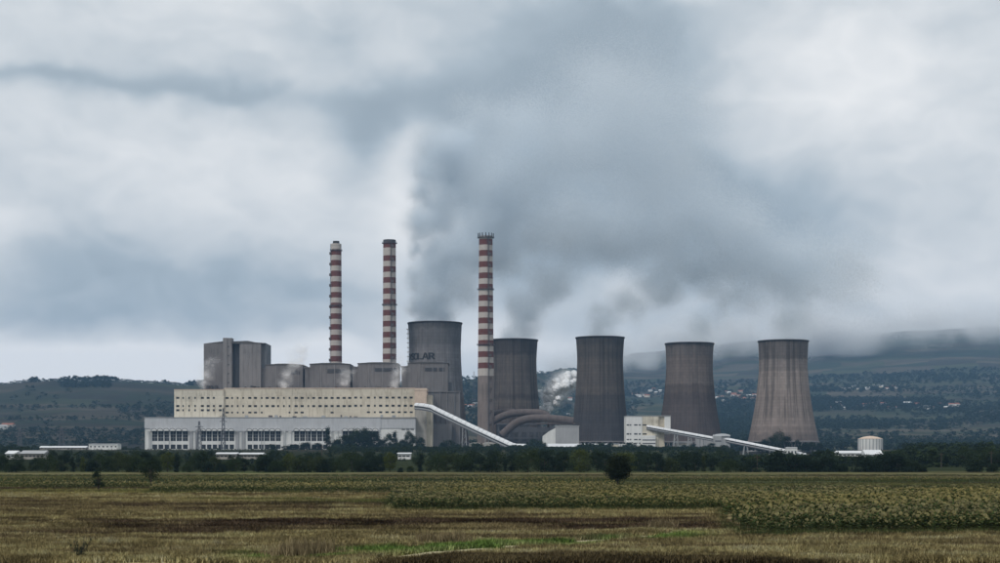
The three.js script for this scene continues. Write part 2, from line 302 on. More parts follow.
{ /* the turbine hall in front: plain band above, groups of tall bays under small vaults */
  const d = 1738, f = frame(282, d), g = thing('turbine_hall', f.origin, 'low pale grey hall with groups of tall barred windows under arches', 'hall');
  const groups = [[152, 188.6], [201, 234.8], [247.3, 281.3], [294, 328.4], [342.5, 378.8]], holes = [], win = [], low = [];
  for (const [a, b] of groups) { const p = (b - a) / 6; for (let i = 0; i < 6; i++) { const l = a + i * p + 0.4, r = a + (i + 1) * p - 0.4; win.push([l, r]); holes.push([f.x(l), f.x(r), f.y(441.2), f.y(431.2)]); low.push([f.x(l + 0.2), f.x(r - 0.2), f.y(449), f.y(444.6)]); } }
  for (const px of [403.5, 408, 412.4]) holes.push([f.x(px - 1.7), f.x(px + 1.7), f.y(430.4), f.y(428.9)]);
  mesh('facade', [pierced(f.x(145.3), f.x(415.5), 0, f.y(428.3), [...holes, ...low], 0, 1.1)], M.white, g);
  mesh('core', [bx(f.x(145.3), f.x(415.5), 0, f.y(428.3), -13, -1.4)], M.concrete, g);
  mesh('roof_band', [bx(f.x(145), f.x(381), f.y(428.3) + 0.003, f.y(417.8), -12.9, 1.2), bx(f.x(151), f.x(380), f.y(430.9), f.y(428.3), 0.003, 1.2), bx(f.x(381), f.x(415.5), f.y(428.3) + 0.003, f.y(418.3), -12.9, 0.6)], M.hall, g);
  mesh('coping', [bx(f.x(144.7), f.x(415.7), f.y(417.75), f.y(417.2), -13.1, 1.6)], M.steelPale, g);
  win.forEach(([l, r]) => {
    const w = mesh('window', [bx(f.x(l) - 0.05, f.x(r) + 0.05, f.y(441.2) - 0.05, f.y(441.2) + 0.22, -0.8, -0.5), bx((f.x(l) + f.x(r)) / 2 - 0.1, (f.x(l) + f.x(r)) / 2 + 0.1, f.y(441), f.y(431.4), -0.72, -0.5), bx(f.x(l), f.x(r), f.y(434.65), f.y(434.35), -0.75, -0.45), bx(f.x(l), f.x(r), f.y(437.95), f.y(437.65), -0.75, -0.45)], M.steelPale, g);
    for (let k = 0; k < 3; k++) mesh('pane', bx(f.x(l) - 0.02, f.x(r) + 0.02, f.y(441.1 - k * 3.3), f.y(437.9 - k * 3.3), -0.95, -0.83), M.glass, w);
    const R = (f.x(r) - f.x(l)) / 2 + 0.1, v = new THREE.CylinderGeometry(R, R, 3.6, 16, 1, false, -Math.PI / 2, Math.PI); v.rotateX(-Math.PI / 2); v.scale(1, 0.92, 1); v.translate((f.x(l) + f.x(r)) / 2, f.y(430.9), 1.95);
    const vault = mesh('vault', v, M.white, g), rim = new THREE.TorusGeometry(R, 0.3, 5, 16, Math.PI); rim.scale(1, 0.92, 1); rim.translate((f.x(l) + f.x(r)) / 2, f.y(430.9), 3.75); mesh('vault_rim', rim, M.steel, vault);
  });
  for (const h of low) mesh('doorway', bx(h[0] - 0.05, h[1] + 0.05, h[2] - 0.05, h[3] + 0.05, -0.9, -0.6), M.glass, g);
  for (const px of [149, 191.3, 197.6, 237.4, 243.8, 284.2, 290.2, 331, 336.5, 341]) mesh('pier', bx(f.x(px - 1.5), f.x(px + 1.5), 0, f.y(430.4), 0.004, 1.1), px % 2 > 1 ? M.concrete : M.white, g);
  mesh('pipe', [bx(f.x(145.5), f.x(380), f.y(431.3), f.y(430.9), 2.4, 2.9), ...[150, 170, 196, 222, 240, 262, 284, 308, 332, 360].map((px) => bx(f.x(px) - 0.3, f.x(px) + 0.3, 0, f.y(431), 2.35, 2.95))], M.steelPale, g);
}
/* boiler houses */
{ const d = 1800, f = frame(235, d), g = thing('boiler_house', f.origin, 'tallest grey boiler house with a central lift shaft, leftmost', 'building');
  mesh('left_block', [bx(f.x(204), f.x(223.5), 0, f.y(343.6), -46, 0)], M.boiler, g);
  mesh('lift_shaft', [bx(f.x(223.5), f.x(227.8), 0, f.y(338), -12, 2.5), bx(f.x(227.8), f.x(232.2), 0, f.y(338.05), -12, 1.6)], M.boilerPale, g);
  for (let k = 0; k < 5; k++) mesh('shaft_window', bx(f.x(228.4), f.x(229.6), f.y(347.5 + k * 9), f.y(346 + k * 9), 1.5, 1.72), M.vent, g);
  mesh('recess', [bx(f.x(231), f.x(234), 0, f.y(342), -34, -13), bx(f.x(234), f.x(239.8), 0, f.y(341.7), -40, -9)], M.cladding, g);
  mesh('right_block', [bx(f.x(239.8), f.x(261), 0, f.y(343.4), -44, 0)], M.boilerPale, g);
  mesh('side_bay', [bx(f.x(261), f.x(265.6), 0, f.y(343.2), -44, -5)], M.cladding, g);
  mesh('roof', [prism([[f.x(204), f.y(343.6)], [f.x(216), f.y(342)], [f.x(223.5), f.y(341.2)], [f.x(223.5), f.y(343.6)]], -46, -0.5), prism([[f.x(232.2), f.y(343)], [f.x(232.2), f.y(341.4)], [f.x(248), f.y(340.8)], [f.x(256), f.y(342.4)], [f.x(265.7), f.y(343)], [f.x(265.7), f.y(343.6)], [f.x(232.2), f.y(343.6)]], -43, 0.4)], M.roof, g);
  for (let i = 1; i < 5; i++) mesh('panel_joint', bx(f.x(239.8 + i * 4.24) - 0.12, f.x(239.8 + i * 4.24) + 0.12, f.y(388), f.y(344), 0.003, 0.16), M.boiler, g);
  for (const [px, w] of [[207, 3], [211, 2], [215.5, 2.5], [251, 2]]) mesh('intake', bx(f.x(px), f.x(px + w), f.y(389), f.y(385.8), 0.2, 3), M.vent, g);
}
function boiler(d, wing, main, top, vents, label, deep = 0) {
  const f = frame((wing[0] + main[1]) / 2, d), g = thing('boiler_house', f.origin, label, 'building', 'row of boiler houses');
  mesh('wing', [bx(f.x(wing[0]), f.x(wing[1]), 0, f.y(top + 5.2), -34, -2), bx(f.x(wing[0] - 0.8), f.x(wing[1]), f.y(top + 5.2) + 0.003, f.y(top + 4.2), -34.5, -1.2)], M.boiler, g);
  mesh('main_block', bx(f.x(main[0]), f.x(main[1]), deep, f.y(top + 1.6), -42, 0), M.boiler, g);
  mesh('roof', prism([[f.x(main[0] - 0.6), f.y(top + 1.6) + 0.003], [f.x(main[0] - 0.6), f.y(top + 1)], [f.x(lerp(main[0], main[1], 0.35)), f.y(top)], [f.x(lerp(main[0], main[1], 0.7)), f.y(top)], [f.x(main[1] + 0.6), f.y(top + 1.1)], [f.x(main[1] + 0.6), f.y(top + 1.6) + 0.003]], -42.5, 0.6), M.roof, g);
  for (const [a, b, c, e] of vents) {
    const v = mesh('vent_grille', bx(f.x(a), f.x(b), f.y(e), f.y(c), 0.003, 0.22), M.vent, g);
    for (let k = 0; k < 4; k++) mesh('louvre', bx(f.x(a), f.x(b), f.y(lerp(e, c, (k + 0.35) / 4)), f.y(lerp(e, c, (k + 0.6) / 4)), 0.224, 0.55), M.steel, v);
  }
  const w = main[1] - main[0];
  for (const k of [0.28, 0.62, 0.88]) mesh('pilaster', bx(f.x(main[0] + w * k) - 0.5, f.x(main[0] + w * k) + 0.5, deep, f.y(top + 1.8), 0.003, 0.5), M.boilerPale, g);
  mesh('buttress', prism([[f.x(main[1]) + 0.004, f.y(390)], [f.x(main[1] + 1.8), f.y(390)], [f.x(main[1]) + 0.004, f.y(382)]], -30, -2), M.boiler, g);
  return [g, f];
}
boiler(1802, [257.5, 268], [266, 303], 363.6, [[291.5, 300, 370.5, 374.5]], 'grey boiler house beside the tallest one, short louvred vent on top');
boiler(1800, [304.8, 315], [310, 350], 362.8, [[327.5, 345.5, 369, 373.2]], 'grey boiler house in front of the leftmost striped chimney');
boiler(1798, [352.4, 362], [358, 398], 362.2, [[375, 396.5, 368, 371.6]], 'grey boiler house in front of the middle striped chimney');
{ const [g, f] = boiler(1796, [401.5, 412], [408, 448], 361.8, [[425, 437, 367.6, 371.3], [439, 444.7, 367.6, 371.3]], 'grey boiler house below the lettered cooling tower, right end of row');
  mesh('lower_block', bx(f.x(418), f.x(460), 0, f.y(392), -38, 1.2), M.boiler, g);
  mesh('side_block', bx(f.x(448.2), f.x(453), f.y(392) + 0.003, f.y(382), -30, -6), M.cladding, g);
  for (const px of [433.2, 440, 447, 455, 459.4]) mesh('column', bx(f.x(px) - 0.55, f.x(px) + 0.55, 0, f.y(392.2), 1.203, 2), px === 455 || px === 433.2 ? M.cladding : M.boilerPale, g);
  mesh('ledge', bx(f.x(417.5), f.x(460.6), f.y(392) + 0.003, f.y(391.2), -38.4, 2.4), M.boilerPale, g);
  for (let k = 0; k < 3; k++) mesh('pipe', bar(V(f.x(436 + k * 5), f.y(438), 3), V(f.x(436 + k * 5), f.y(400 + k * 6), 3), 0.5), M.duct, g);
  mesh('lean_to', bx(f.x(432.4), f.x(452), 0, f.y(424), 2.2, 9), M.boilerPale, g);
}

/* striped chimneys */
function chimney(d, pxTop, wTop, wBot, topRow, reds, half, rings, label, opts = {}) {
  const s = d / F, px0 = pxTop, g = thing('chimney', V(X(px0, d), BASE, -d), label, 'chimney', 'striped chimneys'), y = (py) => Y(py, d) - BASE, H = y(topRow);
  const rad = (py) => lerp(wTop / 2, wBot / 2, clamp((py - topRow) / (445 - topRow))) * s;
  const seg = (a, b, name, m) => { const c = new THREE.CylinderGeometry(rad(a), rad(b), y(a) - y(b), 40, 1, true); c.translate(0, (y(a) + y(b)) / 2, 0); const p = c.attributes.uv, R = rad(b); for (let i = 0; i < p.count; i++) p.setXY(i, p.getX(i) * R * 6.28, y(b) + p.getY(i) * (y(a) - y(b))); return mesh(name, c, m, g); };
  let prev = topRow;
  for (const r of reds) { if (r - half > prev + 0.1) seg(prev, r - half, prev === topRow && opts.capDark ? 'top_band' : 'white_band', prev === topRow && opts.capDark ? M.dark : M.stackWhite); seg(r - half, r + half, 'red_band', M.red); prev = r + half; }
  if (opts.greyFrom) { seg(prev, opts.greyFrom, 'white_band', M.stackWhite); prev = opts.greyFrom; seg(prev, 447, 'lower_shaft', M.stackGrey); } else seg(prev, 447, 'white_band', M.stackWhite);
  const lid = new THREE.CylinderGeometry(rad(topRow) * 0.8, rad(topRow) * 0.8, 1.2, 32); lid.translate(0, H - 1.5, 0); mesh('flue_mouth', lid, M.vent, g);
  for (const [py, ex] of rings) {
    const p = mesh('platform', (() => { const c = new THREE.CylinderGeometry(rad(py) + ex, rad(py) + ex, 0.5, 32); c.translate(0, y(py), 0); return c; })(), M.steel, g);
    const t = new THREE.TorusGeometry(rad(py) + ex - 0.15, 0.14, 4, 32); t.rotateX(Math.PI / 2); t.translate(0, y(py) + 1.3, 0); mesh('railing', t, M.steel, p);
  }
  // ladder up the face, a small landing at every stripe
  const la = opts.ladder ?? 0.5, R1 = rad(445) + 0.5, R0 = rad(topRow) + 0.5, dir = V(Math.sin(la), 0, Math.cos(la));
  mesh('ladder', [bar(dir.clone().multiplyScalar(R1).setY(2), dir.clone().multiplyScalar(R0).setY(H), 0.28), bar(dir.clone().applyAxisAngle(V(0, 1, 0), -0.12).multiplyScalar(R1).setY(2), dir.clone().applyAxisAngle(V(0, 1, 0), -0.12).multiplyScalar(R0).setY(H), 0.2)], M.steel, g);
  for (const r of [...reds, ...(opts.extra ?? [])]) {
    const R = rad(r) + 0.9, b = bx(-1.3, 1.3, -1.5, 1.5, -0.9, 0.9); b.applyMatrix4(new THREE.Matrix4().makeRotationY(la + 0.16)); b.translate(Math.sin(la + 0.16) * R, y(r + half * 0.4), Math.cos(la + 0.16) * R); mesh('landing', b, M.duct, g);
  }
  return { g, y, rad, H };
}
const seq = (a, p, n) => Array.from({ length: n }, (_, i) => a + p * i);
{ const c = chimney(1880, 336.3, 10.4, 12.4, 244, seq(252.6, 10.65, 17), 2.75, [[250.6, 1.2], [306, 1.0]], 'red and white striped chimney with a tapered grey top, leftmost', { ladder: -1.35 });
  mesh('cap', [(() => { const k = new THREE.CylinderGeometry(c.rad(244) * 0.62, c.rad(244) * 0.64, 3.4, 28, 1, true); k.translate(0, c.H + 1.6, 0); return k; })()], M.dark, c.g);
  const cone = new THREE.CylinderGeometry(c.rad(244) * 0.64, c.rad(246) + 0.12, c.y(243.6) - c.y(246), 28, 1, true); cone.translate(0, (c.y(243.6) + c.y(246)) / 2, 0); mesh('shoulder', cone, M.stackGrey, c.g); }
chimney(1860, 389.6, 12.6, 14.4, 240, [245.4, ...seq(258.7, 10.9, 16)], 2.8, [[243.2, 1.6], [305, 1.4]], 'red and white striped chimney between the other two', { ladder: 0.35, capDark: true });
{ const c = chimney(1770, 485.8, 13.4, 17.2, 236.5, seq(242.4, 11.22, 12), 2.9, [[237.8, 2.0], [289.6, 1.5], [345, 1.5]], 'tallest striped chimney, grey lower shaft, beside the steel ducts', { ladder: 0.42, greyFrom: 376, extra: seq(377, 11.2, 5) });
  for (let k = 0; k < 14; k++) { const a = k / 14 * 6.283, R = c.rad(236) + 1.1; mesh('beacon_post', bx(Math.sin(a) * R - 0.5, Math.sin(a) * R + 0.5, c.H - 1.2, c.H + 3.4, Math.cos(a) * R - 0.5, Math.cos(a) * R + 0.5), M.dark, c.g); } }

/* cooling towers */
const font = await new FontLoader().loadAsync('fonts/droid/droid_sans_bold.typeface.json');
function coolingTower(o) {
  const d = o.d, s = d / F, g = thing('cooling_tower', V(X(o.px, d), BASE, -d), o.label, 'cooling tower', 'hyperbolic cooling towers');
  const H = Y(o.top, d) - BASE, legH = 10, rt = o.rTop * s, rn = o.rNeck * s, rb = o.rBase * s, neck = 0.78;
  const R = (t) => { const y = legH + (H - legH) * t; if (t > neck) return rn + (rt - rn) * ((t - neck) / (1 - neck)) ** 1.7; const q = (neck - t) / neck; return rn + (rb - rn) * (0.45 * q * q + 0.55 * q ** 1.35); };
  const A = 264, N = 44, pos = [], uv = [], idx = [];
  for (let j = 0; j <= N; j++) for (let i = 0; i <= A; i++) { const t = j / N, a = i / A * Math.PI * 2, rib = i % 4 === 0 ? 0.34 : 0, r = R(t) + rib; pos.push(Math.sin(a) * r, legH + (H - legH) * t, Math.cos(a) * r); uv.push(i / A, t); }
  for (let j = 0; j < N; j++) for (let i = 0; i < A; i++) { const a = j * (A + 1) + i, b = a + A + 1; idx.push(a, a + 1, b, b, a + 1, b + 1); }
  const sh = new THREE.BufferGeometry(); sh.setAttribute('position', new THREE.Float32BufferAttribute(pos, 3)); sh.setAttribute('uv', new THREE.Float32BufferAttribute(uv, 2)); sh.setIndex(idx); sh.computeVertexNormals();
  const k0 = o.seed * 13.7;
  const map = texture(1024, 512, (u, v, c) => {
    const edge = (fbm(u * 40 + k0, v * 3, 3) - 0.5) * 0.05;
    let col = o.bands[0][1]; for (const [from, q] of o.bands) { const t = sstep(from - 0.014, from + 0.014, v + edge); if (from > 0) col = [lerp(col[0], q[0], t), lerp(col[1], q[1], t), lerp(col[2], q[2], t)]; }
    const run = fbm(u * 150 + k0, v * 2.2 + k0, 3), wide = fbm(u * 26 + k0, v * 4 + 9, 4), spot = fbm(u * 90, v * 34 + k0, 3), lift = (Math.abs(((v * 34) % 1) - 0.5) > 0.44 ? 0.86 : 1) * (0.93 + 0.14 * hash2(Math.floor(v * 34) + o.seed * 5, 2)) * (0.94 + 0.12 * hash2(Math.floor(u * 66), Math.floor(v * 34) + o.seed * 11));
    const streak = sstep(0.56, 0.74, fbm(u * 95 + k0 + 7, v * 1.3 + 3, 2)) * o.streak * sstep(0.1, 0.3, v) ;
    const m = (0.66 + 0.34 * wide + 0.36 * (run - 0.5) + 0.2 * (spot - 0.5)) * lift * (1 - 0.5 * streak);
    c[0] = col[0] * m * 0.60; c[1] = col[1] * m * 0.55; c[2] = col[2] * m * 0.53;
  });
  mesh('shell', sh, new THREE.MeshStandardMaterial({ map, roughness: 0.95 }), g);
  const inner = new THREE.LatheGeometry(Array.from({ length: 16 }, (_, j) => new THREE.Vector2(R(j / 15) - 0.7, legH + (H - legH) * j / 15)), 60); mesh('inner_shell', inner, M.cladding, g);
  const rim = new THREE.LatheGeometry([[rt - 1, H - 0.1], [rt + 1.1, H - 0.1], [rt + 1.1, H + 1.3], [rt - 1, H + 1.3], [rt - 1, H - 0.1]].map(([a, b]) => new THREE.Vector2(a, b)), 96); mesh('rim', rim, M.dark, g);
  const leg = bar(V(0, 0, 0), V(0, Math.hypot(legH + 1, 2.2), 0), 0.5), ring = new THREE.LatheGeometry([[rb - 0.9, legH - 0.6], [rb + 0.5, legH - 0.6], [rb + 0.5, legH + 1], [rb - 0.9, legH + 1]].map(([a, b]) => new THREE.Vector2(a, b)), 96);
  mesh('ring_beam', ring, M.boilerPale, g);
  for (let i = 0; i < 64; i++) { const a = (Math.floor(i / 2) + 0.5) / 32 * Math.PI * 2, l = mesh('leg', leg, M.boilerPale, g); l.position.set(Math.sin(a) * (rb + 0.3), -0.2, Math.cos(a) * (rb + 0.3)); l.rotation.set(0, a, (i % 2 ? 1 : -1) * 0.3, 'YXZ'); }
  const pond = new THREE.LatheGeometry([[rb + 2.2, -1], [rb + 2.2, 1.2], [rb + 1.4, 1.2], [rb + 1.4, -1]].map(([a, b]) => new THREE.Vector2(a, b)), 64); mesh('basin_wall', pond, M.concrete, g);
  return { g, R, H, legH };
}
const TW = {};
TW.one = coolingTower({ d: 1900, px: 435, top: 324, rTop: 26.6, rNeck: 25.6, rBase: 34, seed: 1, streak: 0.25, bands: [[0, [0.26, 0.23, 0.22]], [0.38, [0.36, 0.375, 0.395]], [0.80, [0.28, 0.295, 0.315]], [0.955, [0.19, 0.20, 0.21]]], label: 'grey cooling tower with black lettering, behind the right boiler house' });
coolingTower({ d: 1930, px: 512.6, top: 341, rTop: 24.8, rNeck: 23.6, rBase: 31, seed: 2, streak: 0.8, bands: [[0, [0.19, 0.17, 0.165]], [0.34, [0.235, 0.215, 0.20]], [0.42, [0.16, 0.15, 0.145]], [0.47, [0.22, 0.205, 0.195]], [0.86, [0.125, 0.12, 0.12]]], label: 'dark streaked cooling tower behind the tallest chimney' });
coolingTower({ d: 1820, px: 600, top: 338.5, rTop: 23.8, rNeck: 22.6, rBase: 29.5, seed: 3, streak: 0.8, bands: [[0, [0.105, 0.105, 0.115]], [0.30, [0.125, 0.12, 0.122]], [0.46, [0.185, 0.17, 0.158]], [0.80, [0.15, 0.145, 0.14]], [0.93, [0.12, 0.118, 0.118]]], label: 'darkest cooling tower, in the middle, left of the white silo building' });
coolingTower({ d: 1840, px: 689.3, top: 344.5, rTop: 23.8, rNeck: 22.8, rBase: 33, seed: 4, streak: 0.35, bands: [[0, [0.165, 0.145, 0.145]], [0.50, [0.20, 0.175, 0.165]], [0.585, [0.29, 0.26, 0.245]], [0.87, [0.25, 0.235, 0.23]], [0.965, [0.16, 0.155, 0.155]]], label: 'brown cooling tower behind the white silo building and conveyor' });
coolingTower({ d: 1790, px: 783, top: 342, rTop: 24.4, rNeck: 23.6, rBase: 35, seed: 5, streak: 0.9, bands: [[0, [0.30, 0.265, 0.25]], [0.08, [0.40, 0.35, 0.32]], [0.14, [0.46, 0.41, 0.375]], [0.50, [0.50, 0.455, 0.42]], [0.70, [0.40, 0.37, 0.35]], [0.82, [0.24, 0.228, 0.222]]], label: 'pale brown cooling tower with dark streaks, rightmost and most exposed' });
{ // lettering painted round the first tower, and the service stair with its landings on its left edge
  const { g, R, H, legH } = TW.one, s = 1900 / F, yb = Y(360.8, 1900) - BASE, hh = 6.6 * s;
  const letters = [['O', -72], ['S', -54.5], ['O', -43.5], ['L', -33], ['A', -19], ['R', -4.2]];
  for (const [ch, deg] of letters) {
    const t = new TextGeometry(ch, { font, size: hh, depth: 0.12, curveSegments: 6 }); t.computeBoundingBox();
    const bb = t.boundingBox, p = t.attributes.position, r0 = R(((yb + hh / 2) - legH) / (H - legH)) + 0.42;
    const k = 8.4 / Math.max(bb.max.x - bb.min.x, 4);
    for (let i = 0; i < p.count; i++) { const a = deg * Math.PI / 180 + ((p.getX(i) - (bb.max.x + bb.min.x) / 2) * k) / r0, rr = r0 + p.getZ(i); p.setXYZ(i, Math.sin(a) * rr, yb + p.getY(i), Math.cos(a) * rr); }
    t.computeVertexNormals(); mesh('painted_letter', t, M.paint, g);
  }
  const a = -Math.PI / 2 - 0.05;
  const rail = []; for (let k = 0; k < 11; k++) { const y = Y(329 + k * 4.6, 1900) - BASE, r = R((y - legH) / (H - legH)); const m = mesh('stair_landing', bx(-1.3, 1.3, -0.35, 0.35, 0, 2.4), M.steelPale, g); m.position.set(Math.sin(a) * (r + 0.4), y, Math.cos(a) * (r + 0.4)); m.rotation.y = a; rail.push(V(Math.sin(a) * (r + 1.4), y, Math.cos(a) * (r + 1.4))); }
  mesh('stair', rail.slice(1).map((p, i) => bar(rail[i], p, 0.25)), M.steelPale, g);
}

/* covered conveyors: arched sheet roof, dark window strip, pale lower panel, and steel trestles */
function gallery(name, pts, w, h, label, trestles) {
  const g = thing(name, V(pts[0].x, BASE, pts[0].z), label, 'conveyor'); const P = pts.map((p) => p.clone().sub(g.position));
  const sweep = (profile) => { // profile: [across, up] closed
    const n = profile.length, pos = [], uv = [], idx = [];
    P.forEach((p, i) => {
      const t = P[Math.min(i + 1, P.length - 1)].clone().sub(P[Math.max(i - 1, 0)]).setY(0).normalize(), side = V(-t.z, 0, t.x);
      profile.forEach(([a, b], k) => { pos.push(p.x + side.x * a, p.y + b, p.z + side.z * a); uv.push(P[0].distanceTo(p), b + a * 0.3); });
    });
    for (let i = 0; i + 1 < P.length; i++) for (let k = 0; k < n; k++) { const k2 = (k + 1) % n, a = i * n + k, b = i * n + k2, c = a + n, e = b + n; idx.push(a, c, b, b, c, e); }
    for (const [o, f] of [[0, 1], [(P.length - 1) * n, 0]]) for (let k = 1; k + 1 < n; k++) idx.push(...(f ? [o, o + k, o + k + 1] : [o, o + k + 1, o + k]));
    const geo = new THREE.BufferGeometry(); geo.setAttribute('position', new THREE.Float32BufferAttribute(pos, 3)); geo.setAttribute('uv', new THREE.Float32BufferAttribute(uv, 2)); geo.setIndex(idx); const q = geo.toNonIndexed(); q.computeVertexNormals(); return q;
  };
  const sweepOn = (profile, Q) => { const keep = P.splice(0, P.length, ...Q), out = sweep(profile); P.splice(0, P.length, ...keep); return out; };
  const hw = w / 2, arch = []; for (let k = 0; k <= 10; k++) { const a = Math.PI * k / 10; arch.push([Math.cos(a) * (hw + 0.35), h * 0.52 + Math.sin(a) * h * 0.5]); }
  mesh('roof', sweep(arch), M.sheet, g);
  for (let i = 0; i + 1 < P.length; i++) { const L = P[i].distanceTo(P[i + 1]), n = Math.floor(L / 7); for (let k = 1; k <= n; k++) { const t = (k - 0.5) / n, h1 = 0.14 / L; mesh('roof_seam', sweepOn(arch.map(([a, b]) => [a * 1.035, h * 0.5 + (b - h * 0.5) * 1.05]), [P[i].clone().lerp(P[i + 1], t - h1), P[i].clone().lerp(P[i + 1], t + h1)]), M.galv, g); } }
  mesh('window_strip', sweep([[-hw + 0.25, h * 0.26], [hw - 0.25, h * 0.26], [hw - 0.25, h * 0.55], [-hw + 0.25, h * 0.55]]), M.glass, g);
  mesh('lower_panel', sweep([[-hw, h * 0.07], [hw, h * 0.07], [hw, h * 0.25], [-hw, h * 0.25]]), M.steelPale, g);
  mesh('underside', sweep([[-hw + 0.3, -h * 0.12], [hw - 0.3, -h * 0.12], [hw - 0.3, h * 0.06], [-hw + 0.3, h * 0.06]]), M.steel, g);
  for (const [i, q] of trestles) {
    const p = P[i].clone().lerp(P[i + 1], q), feet = []; const top = p.y - h * 0.12;
    for (const [sx, sz] of [[-1, -1], [1, -1], [-1, 1], [1, 1]]) feet.push(bar(V(p.x + sx * 2.6, Math.min(0, height(g.position.x + p.x, g.position.z + p.z) - BASE), p.z + sz * 3), V(p.x + sx * 1.4, top, p.z + sz * 2), 0.45));
    for (let y = 4; y < top - 3; y += 6) feet.push(bar(V(p.x - 2.4, y, p.z + 2.7), V(p.x + 2.0, y + 6 > top ? top : y + 6, p.z + 2.4), 0.22), bar(V(p.x - 2.3, y, p.z + 2.7), V(p.x + 2.3, y, p.z + 2.7), 0.22));
    mesh('trestle', feet, M.steelPale, g);
  }
  return g;
}
gallery('coal_conveyor', [at(416.5, 409, 1738), at(424, 409.6, 1728), at(432.5, 411.2, 1716), at(436, 413.2, 1712), at(474, 431.6, 1664), at(512, 449.2, 1618), at(516, 450.4, 1612), at(526, 450.6, 1600)], 6, 6.6, 'white covered conveyor sloping down from the stair tower', [[3, 0.75], [4, 0.35], [4, 0.85]]);
gallery('coal_conveyor', [at(647, 429, 1715), at(716, 441.5, 1690)], 5.5, 4.6, 'white covered conveyor from the silo building to the grey transfer tower', [[0, 0.42], [0, 0.62], [0, 0.8]]);
gallery('coal_conveyor', [at(720, 440.6, 1686), at(806, 457.8, 1650)], 5.5, 4.6, 'white covered conveyor running down right below the rightmost cooling tower', [[0, 0.3], [0, 0.6]]);
{ const d = 1680, f = frame(722, d), g = thing('transfer_tower', f.origin, 'pale grey transfer tower where the two right conveyors meet', 'tower');
  mesh('wall', [bx(f.x(714), f.x(721.6), 0, f.y(434.4), -10, 0), bx(f.x(721.6), f.x(730), 0, f.y(436), -10, -1.2)], M.steelPale, g);
  const v = new THREE.CylinderGeometry(f.s * 8.4, f.s * 8.4, 10.6, 20, 1, false, -Math.PI / 2, Math.PI); v.rotateX(-Math.PI / 2); v.scale(1, 0.28, 1); v.translate(f.x(722), f.y(436), -5.2); mesh('roof', v, M.sheet, g);
  mesh('strip_window', bx(f.x(715), f.x(721), f.y(441.5), f.y(440.6), 0.003, 0.2), M.glass, g); mesh('doorway', bx(f.x(722.6), f.x(729), 0, f.y(446), -1.197, -1), M.vent, g);
}
{ const d = 1712, f = frame(648, d), g = thing('silo_building', f.origin, 'white and cream silo building with long dark strip windows', 'building');
  const strips = [[425, 1.3], [434, 1.5], [439.6, 1.2], [443.2, 1.0]], holes = [];
  for (const [py, h] of strips) for (const [a, b] of [[626.6, 629], [629.6, 631.2], [634, 637.4], [638.6, 640.6], [642.6, 646.6]]) if (!(py > 436 && a > 642)) holes.push([f.x(a), f.x(b), f.y(py + h / 2), f.y(py - h / 2)]);
  mesh('wall', [pierced(f.x(626), f.x(642), f.y(458), f.y(416.4), holes.filter((h) => h[0] < f.x(642)), 0, 0.6), bx(f.x(626), f.x(642), 0, f.y(416.5), -28, -0.9)], M.white, g);
  mesh('wall', [pierced(f.x(642), f.x(658.5), f.y(435.5), f.y(416.2), holes.filter((h) => h[0] > f.x(642)), -1, 0.6), bx(f.x(642), f.x(658.5), f.y(447), f.y(416.3), -28, -1.9)], M.cream, g);
  for (const h of holes) mesh('window', bx(h[0] - 0.05, h[1] + 0.05, h[2] - 0.05, h[3] + 0.05, h[0] < f.x(642) ? -0.7 : -1.8, h[0] < f.x(642) ? -0.45 : -1.5), M.glass, g);
  mesh('wall', bx(f.x(658.5), f.x(664.5), f.y(447), f.y(416.4), -28, -3), M.creamDull, g); mesh('wall', bx(f.x(664.5), f.x(670.5), f.y(434), f.y(416.3), -28, -1.2), M.white, g);
  mesh('annex', [bx(f.x(642), f.x(655.4), f.y(446.6), f.y(435.5), -0.99, 1.4)], M.white, g); for (const py of [440, 443.4]) mesh('annex_band', bx(f.x(642.2), f.x(655.2), f.y(py + 0.5), f.y(py - 0.5), 1.403, 1.6), M.steel, g);
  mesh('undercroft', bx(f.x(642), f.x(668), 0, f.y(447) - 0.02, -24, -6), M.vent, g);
  for (const px of [642.6, 648.6, 655, 661, 667.4]) mesh('column', bx(f.x(px) - 0.6, f.x(px) + 0.6, 0, f.y(px < 656 ? 446.7 : 447) - 0.02, -2.6, -1.3), M.steelPale, g);
  mesh('coping', [bx(f.x(625.7), f.x(642.2), f.y(416.35), f.y(415.7), -28.3, 0.4), bx(f.x(642.2), f.x(670.8), f.y(416.15), f.y(415.5), -28.3, -0.6)], M.steelPale, g);
  const r = thing('rib_wall_shed', V(X(622, 1700), BASE, -1700), 'small ribbed pale shed left of the silo building', 'shed'), q = frame(622, 1700);
  mesh('wall', bx(q.x(616), q.x(627), 0, q.y(444), -14, 0), M.white, r); for (let k = 0; k < 4; k++) mesh('rib', bx(q.x(617.4 + k * 2.4), q.x(618.4 + k * 2.4), 0, q.y(444.4), 0.003, 0.8), M.concrete, r);
}
{ const d = 1740, f = frame(692, d), g = thing('sorting_shed', f.origin, 'pale sheds under the conveyor, in front of the brown cooling tower', 'shed');
  mesh('wall', [bx(f.x(676), f.x(692), 0, f.y(443), -16, 0)], M.pale, g); mesh('window', bx(f.x(678), f.x(690), f.y(449), f.y(445.4), 0.003, 0.25), M.sheet, g);
  mesh('bunker', bx(f.x(697), f.x(716), 0, f.y(436.5), -18, -4), M.concrete, g); mesh('roof', prism([[f.x(675), f.y(443) + 0.003], [f.x(693), f.y(443) + 0.003], [f.x(690), f.y(441.6)], [f.x(678), f.y(441.6)]], -16.5, 0.6), M.steelPale, g);
  for (const px of [699, 705, 711]) mesh('rib', bx(f.x(px) - 0.7, f.x(px) + 0.7, 0, f.y(436.6), -3.997, -3), M.steelPale, g);
}

